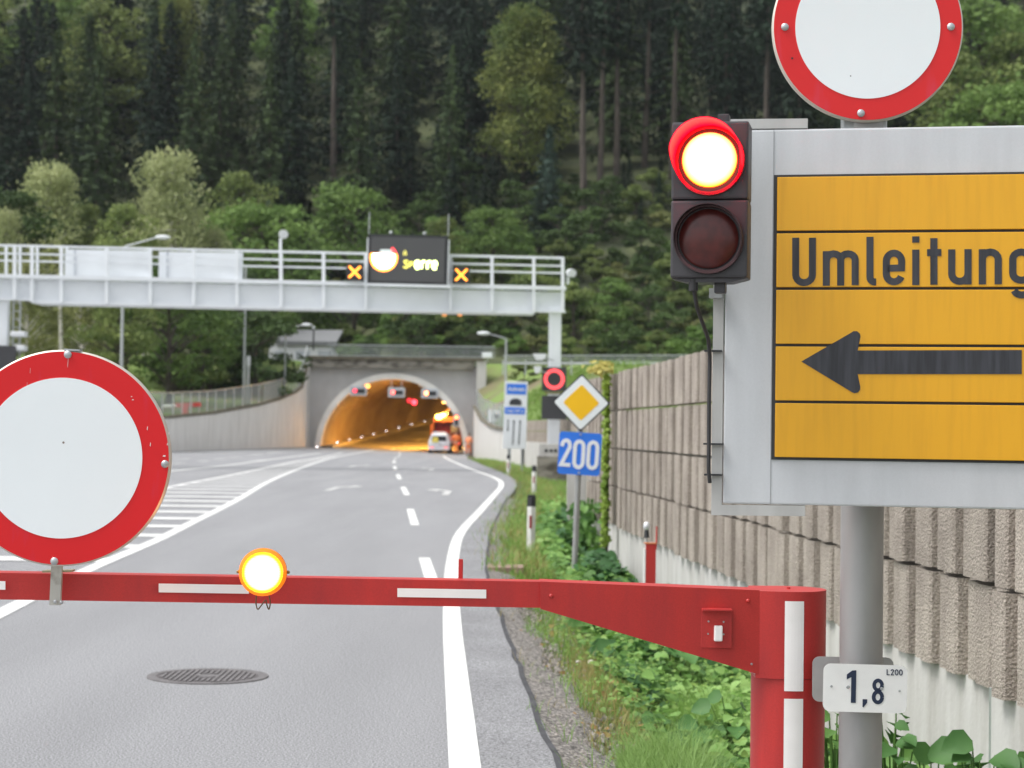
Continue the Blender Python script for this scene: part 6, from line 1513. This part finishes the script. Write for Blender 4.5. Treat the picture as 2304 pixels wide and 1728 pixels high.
scatter_leaves(6400, (6.2, 17), LG1, .062, .06, .34, 'leafy_ground_cover', 'broad green leaves', dens(.55, .35), 1)
scatter_leaves(3000, (6.2, 18), LG2, .068, .12, .40, 'pale_ground_cover', 'pale broad leaves', dens(.65, .5), 2)
scatter_leaves(3200, (6.2, 20), LG3, .08, .02, .22, 'dark_ground_cover', 'dark leaves', dens(.6, .3), 3)
scatter_leaves(6500, (15, 40), LG1, .12, .08, .42, 'far_ground_cover', 'broad leaves', dens(.75, .5), 4)
scatter_leaves(3000, (15, 36), LG3, .13, .05, .5, 'far_dark_ground_cover', 'dark leaves', dens(1.0, .3), 5)
scatter_leaves(2600, (16, 46), LG2, .11, .1, .4, 'far_pale_ground_cover', 'pale leaves', dens(.7, .5), 6)
scatter_leaves(900, (6.2, 17), mat('dead_leaf', (.34, .22, .09), .8, c2=(.20, .12, .05), vscale=9, spec=.2), .045, .0, .12, 'fallen_leaves', 'brown leaves', lambda d, w_, y: .7 if d > .2 else .25, 71)
scatter_leaves(2600, (6.2, 16), leafmat('weed_leaf', (.26, .40, .09), (.16, .27, .06)), .032, .10, .48, 'small_weeds', 'weeds', dens(.3, .3), 72)
def grass(n, yr, m, hgt, wd, name, dfun, seed, tuft=9, spread=.05):
    rg = np.random.default_rng(seed); C = []; T = []; N = []; W_ = []; H_ = []; tries = 0
    while len(C) < n and tries < n:
        tries += 1
        y = yr[0] + (yr[1] - yr[0]) * rg.random() ** 1.4; a, b = edgeX(y), wallX(y)
        if b < a: continue
        x = a + (b - a) * rg.random()
        if rg.random() > dfun(x - a, b - x, y): continue
        hh_ = hgt * rg.uniform(.5, 1.3)
        for q in range(tuft):
            xx, yy = x + rg.normal(0, spread), y + rg.normal(0, spread); aa = rg.random() * 6.28; le = rg.uniform(.1, .5)
            C.append((xx, yy, verge_z(xx, yy) - .01)); T.append((math.cos(aa) * le, math.sin(aa) * le, 1)); N.append((math.cos(aa), math.sin(aa), -.1)); W_.append(wd * rg.uniform(.6, 1.3)); H_.append(hh_ * rg.uniform(.5, 1.1))
    o = cards(name, C, T, N, W_, H_, m, None, 2); return tag(o, kind='stuff')
band = lambda lo, hi_, pk=1.: (lambda d, w_, y: pk if lo < d < hi_ else pk * .12 if d >= hi_ else 0.02)
grass(16000, (6.3, 24), GR1, .17, .005, 'grass', lambda d, w_, y: (1.0 if .30 + .12 * math.sin(y * 1.9) < d < 1.0 else .35 if d > 1 else .06) * (.5 + .5 * math.sin(d * 9 + y * 1.1) ** 2), 7)
grass(5500, (6.3, 26), GR2, .15, .0045, 'dry_grass', lambda d, w_, y: (.6 if .38 < d < .9 else .06 if d < .3 else .10) * (1 if math.sin(y * 2.3 + d * 3) > .1 else .25), 8)
grass(26000, (22, 108), GR1, .26, .011, 'far_grass', lambda d, w_, y: 1.0 if d > .28 else .15, 9, 7, .12)
grass(9000, (22, 100), GR2, .28, .010, 'far_dry_grass', lambda d, w_, y: .6 if .3 < d < 1.4 else .1, 10, 7, .12)
def grass_patch(x0, x1, y0, y1, n, hgt, m, nm, seed, wd=.004):
    rg = np.random.default_rng(seed); C = []; T = []; N = []; W_ = []; H_ = []
    for k in range(n):
        x, y = rg.uniform(x0, x1), rg.uniform(y0, y1); aa = rg.random() * 6.28; le = rg.uniform(.05, .35)
        C.append((x, y, verge_z(x, y))); T.append((math.cos(aa) * le, math.sin(aa) * le, 1)); N.append((math.cos(aa), math.sin(aa), -.1)); W_.append(wd * rg.uniform(.6, 1.3)); H_.append(hgt * rg.uniform(.5, 1.2) * (1 - .4 * abs((x - x0) / (x1 - x0) * 2 - 1)))
    return tag(cards(nm, C, T, N, W_, H_, m, None, 2), kind='stuff')
grass_patch(.55, 1.12, 8.1, 9.6, 5200, .42, leafmat('tall_blade', (.27, .42, .13), (.20, .33, .08)), 'tall_grass', 61)
grass_patch(1.0, 1.45, 10.6, 11.8, 2600, .46, GR1, 'tall_grass_tuft', 62)
grass_patch(.42, .8, 10, 15, 700, .22, GR2, 'reddish_grass', 63)
# low grassy tufts over banks
def bank_tufts(n, xr, yr, m, nm, seed):
    rg = np.random.default_rng(seed); C = []; T = []; N = []; W_ = []; H_ = []
    for k in range(n):
        x, y = rg.uniform(*xr), rg.uniform(*yr); z = hill(x, y)
        if x > -6 and x < wallX(y) + .4: continue
        if x < -6 and x > leftX(y) - .4: continue
        aa = rg.random() * 6.28; C.append((x, y, z)); T.append((math.cos(aa) * .3, math.sin(aa) * .3, 1)); N.append((math.cos(aa), math.sin(aa), 0)); W_.append(.06); H_.append(rg.uniform(.12, .32))
    return tag(cards(nm, C, T, N, W_, H_, m, None, 2), kind='stuff')
bank_tufts(16000, (-3, 14), (92, 134), leafmat('bank_blade', (.21, .33, .07), (.15, .24, .05)), 'bank_grass', 12)
bank_tufts(9000, (-40, -20), (105, 158), leafmat('bank_blade', (.21, .33, .07), (.15, .24, .05)), 'left_bank_grass', 13)
# large leafed plants along the wall foot, and the climbing vine
def leafy_plant(x, y, z, n, rad, hh_, size, m, label, seed):
    rg = np.random.default_rng(seed); t = thing('leafy_plant', (x, y, z), label, 'plant', None); m_ = MB(); C = []; T = []; N = []; W_ = []
    for k in range(n):
        a = rg.random() * 6.28; r_ = rad * math.sqrt(rg.random()); zz = z + hh_ * (1 - .45 * (r_ / rad) ** 2) * rg.uniform(.1, 1.0) ** .7; px_, py_ = x + math.cos(a) * r_, y + math.sin(a) * r_
        m_.tube([(x + .2 * math.cos(a) * r_, y + .2 * math.sin(a) * r_, z - .05), (px_ * .6 + x * .4, py_ * .6 + y * .4, zz * .7 + z * .3), (px_, py_, zz)], [.005, .004, .003], 4)
        C.append((px_, py_, zz)); T.append((math.cos(a), math.sin(a), -.25)); N.append((math.cos(a) * .35 + rg.normal(0, .25), math.sin(a) * .35 - 1.0, .7)); W_.append(size * rg.uniform(.6, 1.25))
    m_.build('stems', LG1, t); o = cards('leaves', C, T, N, W_, [w_ * 1.15 for w_ in W_], m, t, 1); return t
LG4 = leafmat('big_leaf', (.12, .27, .07), (.05, .14, .035), .3)
k = 0
for px, Y, hh_, rad, n, size, lab in ((2215, 7.9, .80, .26, 260, .115, 'big crumpled green leaves in front of the plinth at the lower right corner'), (2100, 8.6, .66, .34, 230, .09, 'leafy plant at the plinth just right of the sign pole'), (2012, 8.0, .86, .12, 90, .09, 'dark leafy shoot behind the right side of the sign pole'),
        (1880, 8.2, .74, .22, 130, .085, 'leafy plant between the red pillar and the sign pole'), (1500, 14.5, .55, .45, 60, .15, 'dark broad leafed plant beside the low red post'), (1400, 16.5, .5, .5, 56, .15, 'broad leafed plant left of the low red post'), (1650, 10.5, .45, .3, 46, .11, 'leafy plant under the tapered barrier arm beside the pillar')):
    q = P(px, 1500, Y); x = min(q.x, wallX(Y) - rad * .5); leafy_plant(x, Y, verge_z(x, Y), n, rad, hh_, size, LG4 if k % 2 == 0 else LG1, lab, 30 + k); k += 1
t = thing('ivy_bush', (wallX(27) - .2, 27.4, verge_z(wallX(27), 27.4)), 'dark green ivy growing at the foot of the climbing vine behind the route sign', 'plant')
nn = 300; rg = np.random.default_rng(50); q = np.stack([wallX(27) - .16 + rg.normal(0, .12, nn), 27.4 + rg.normal(0, .5, nn), verge_z(wallX(27), 27) + rg.uniform(.1, 1.0, nn)], 1)
cards('leaves', q, rg.normal(size=(nn, 3)) + [0, 0, -.6], rg.normal(size=(nn, 3)) * .5 + [-1, -1, .3], rg.uniform(.08, .14, nn), rg.uniform(.08, .15, nn), LG1, t, 1)
Yv_ = 25.2; xv_ = wallX(Yv_) - .10
t = thing('climbing_vine', (xv_, Yv_, 0), 'narrow yellow green vine climbing the whole height of the brown noise wall', 'plant')
VN = leafmat('vine_leaf', (.36, .48, .07), (.20, .32, .05)); VN2 = leafmat('vine_top', (.62, .52, .16), (.40, .42, .10))
nn = 1150; zz = rg.uniform(.10, 2.36, nn); q = np.stack([xv_ + rg.normal(0, .02, nn), Yv_ + rg.normal(0, .035, nn), zz], 1)
m_ = MB(); m_.tube([(xv_ + .03, Yv_, -.2), (xv_ + .03, Yv_, 2.3)], .02, 6); m_.build('stem', BARK, t)
cards('leaves', q, rg.normal(size=(nn, 3)) * .6 + [0, 0, -1], rg.normal(size=(nn, 3)) * .5 + [-1, -1, .4], rg.uniform(.03, .06, nn), rg.uniform(.035, .07, nn), VN, t, 1)
nn = 110; q = np.stack([xv_ - .08 + rg.normal(0, .07, nn), Yv_ + rg.normal(0, .1, nn), 2.38 + np.abs(rg.normal(0, .06, nn))], 1); cards('top_leaves', q, rg.normal(size=(nn, 3)), rg.normal(size=(nn, 3)) * .5 + [-.4, -1, .8], rg.uniform(.04, .09, nn), rg.uniform(.05, .1, nn), VN2, t, 1)
# wild flowers / stones in the verge
for px, py, s_, lab in ((1330, 1457, .022, 'pale stone lying among the leaves left of the barrier arm'), (1302, 1464, .016, 'small white stone beside the pale stone in the verge')):
    q = G(px, py); z = verge_z(q.x, q.y) + .06; o = None; m_ = MB(); m_.sphere((q.x, q.y, z), s_, 9, 6, (1.3, 1, .8)); tag(m_.build('stone', mat('pale_stone', (.62, .58, .52), .9, var=.1), None, True), lab, 'stone')

# ================================================================== HAZE
hm = bpy.data.materials.new('haze'); hm.use_nodes = True; n = hm.node_tree.nodes; n.clear()
pv = n.new('ShaderNodeVolumePrincipled'); pv.inputs['Color'].default_value = (.86, .90, .95, 1); pv.inputs['Density'].default_value = HAZE; pv.inputs['Anisotropy'].default_value = .2
oo = n.new('ShaderNodeOutputMaterial'); hm.node_tree.links.new(pv.outputs[0], oo.inputs['Volume'])
m_ = MB(); m_.box((0, 200, 74.0), (380, 560, 152)); o = m_.build('haze', hm); tag(o, kind='stuff')
scene.cycles.volume_bounces = 0
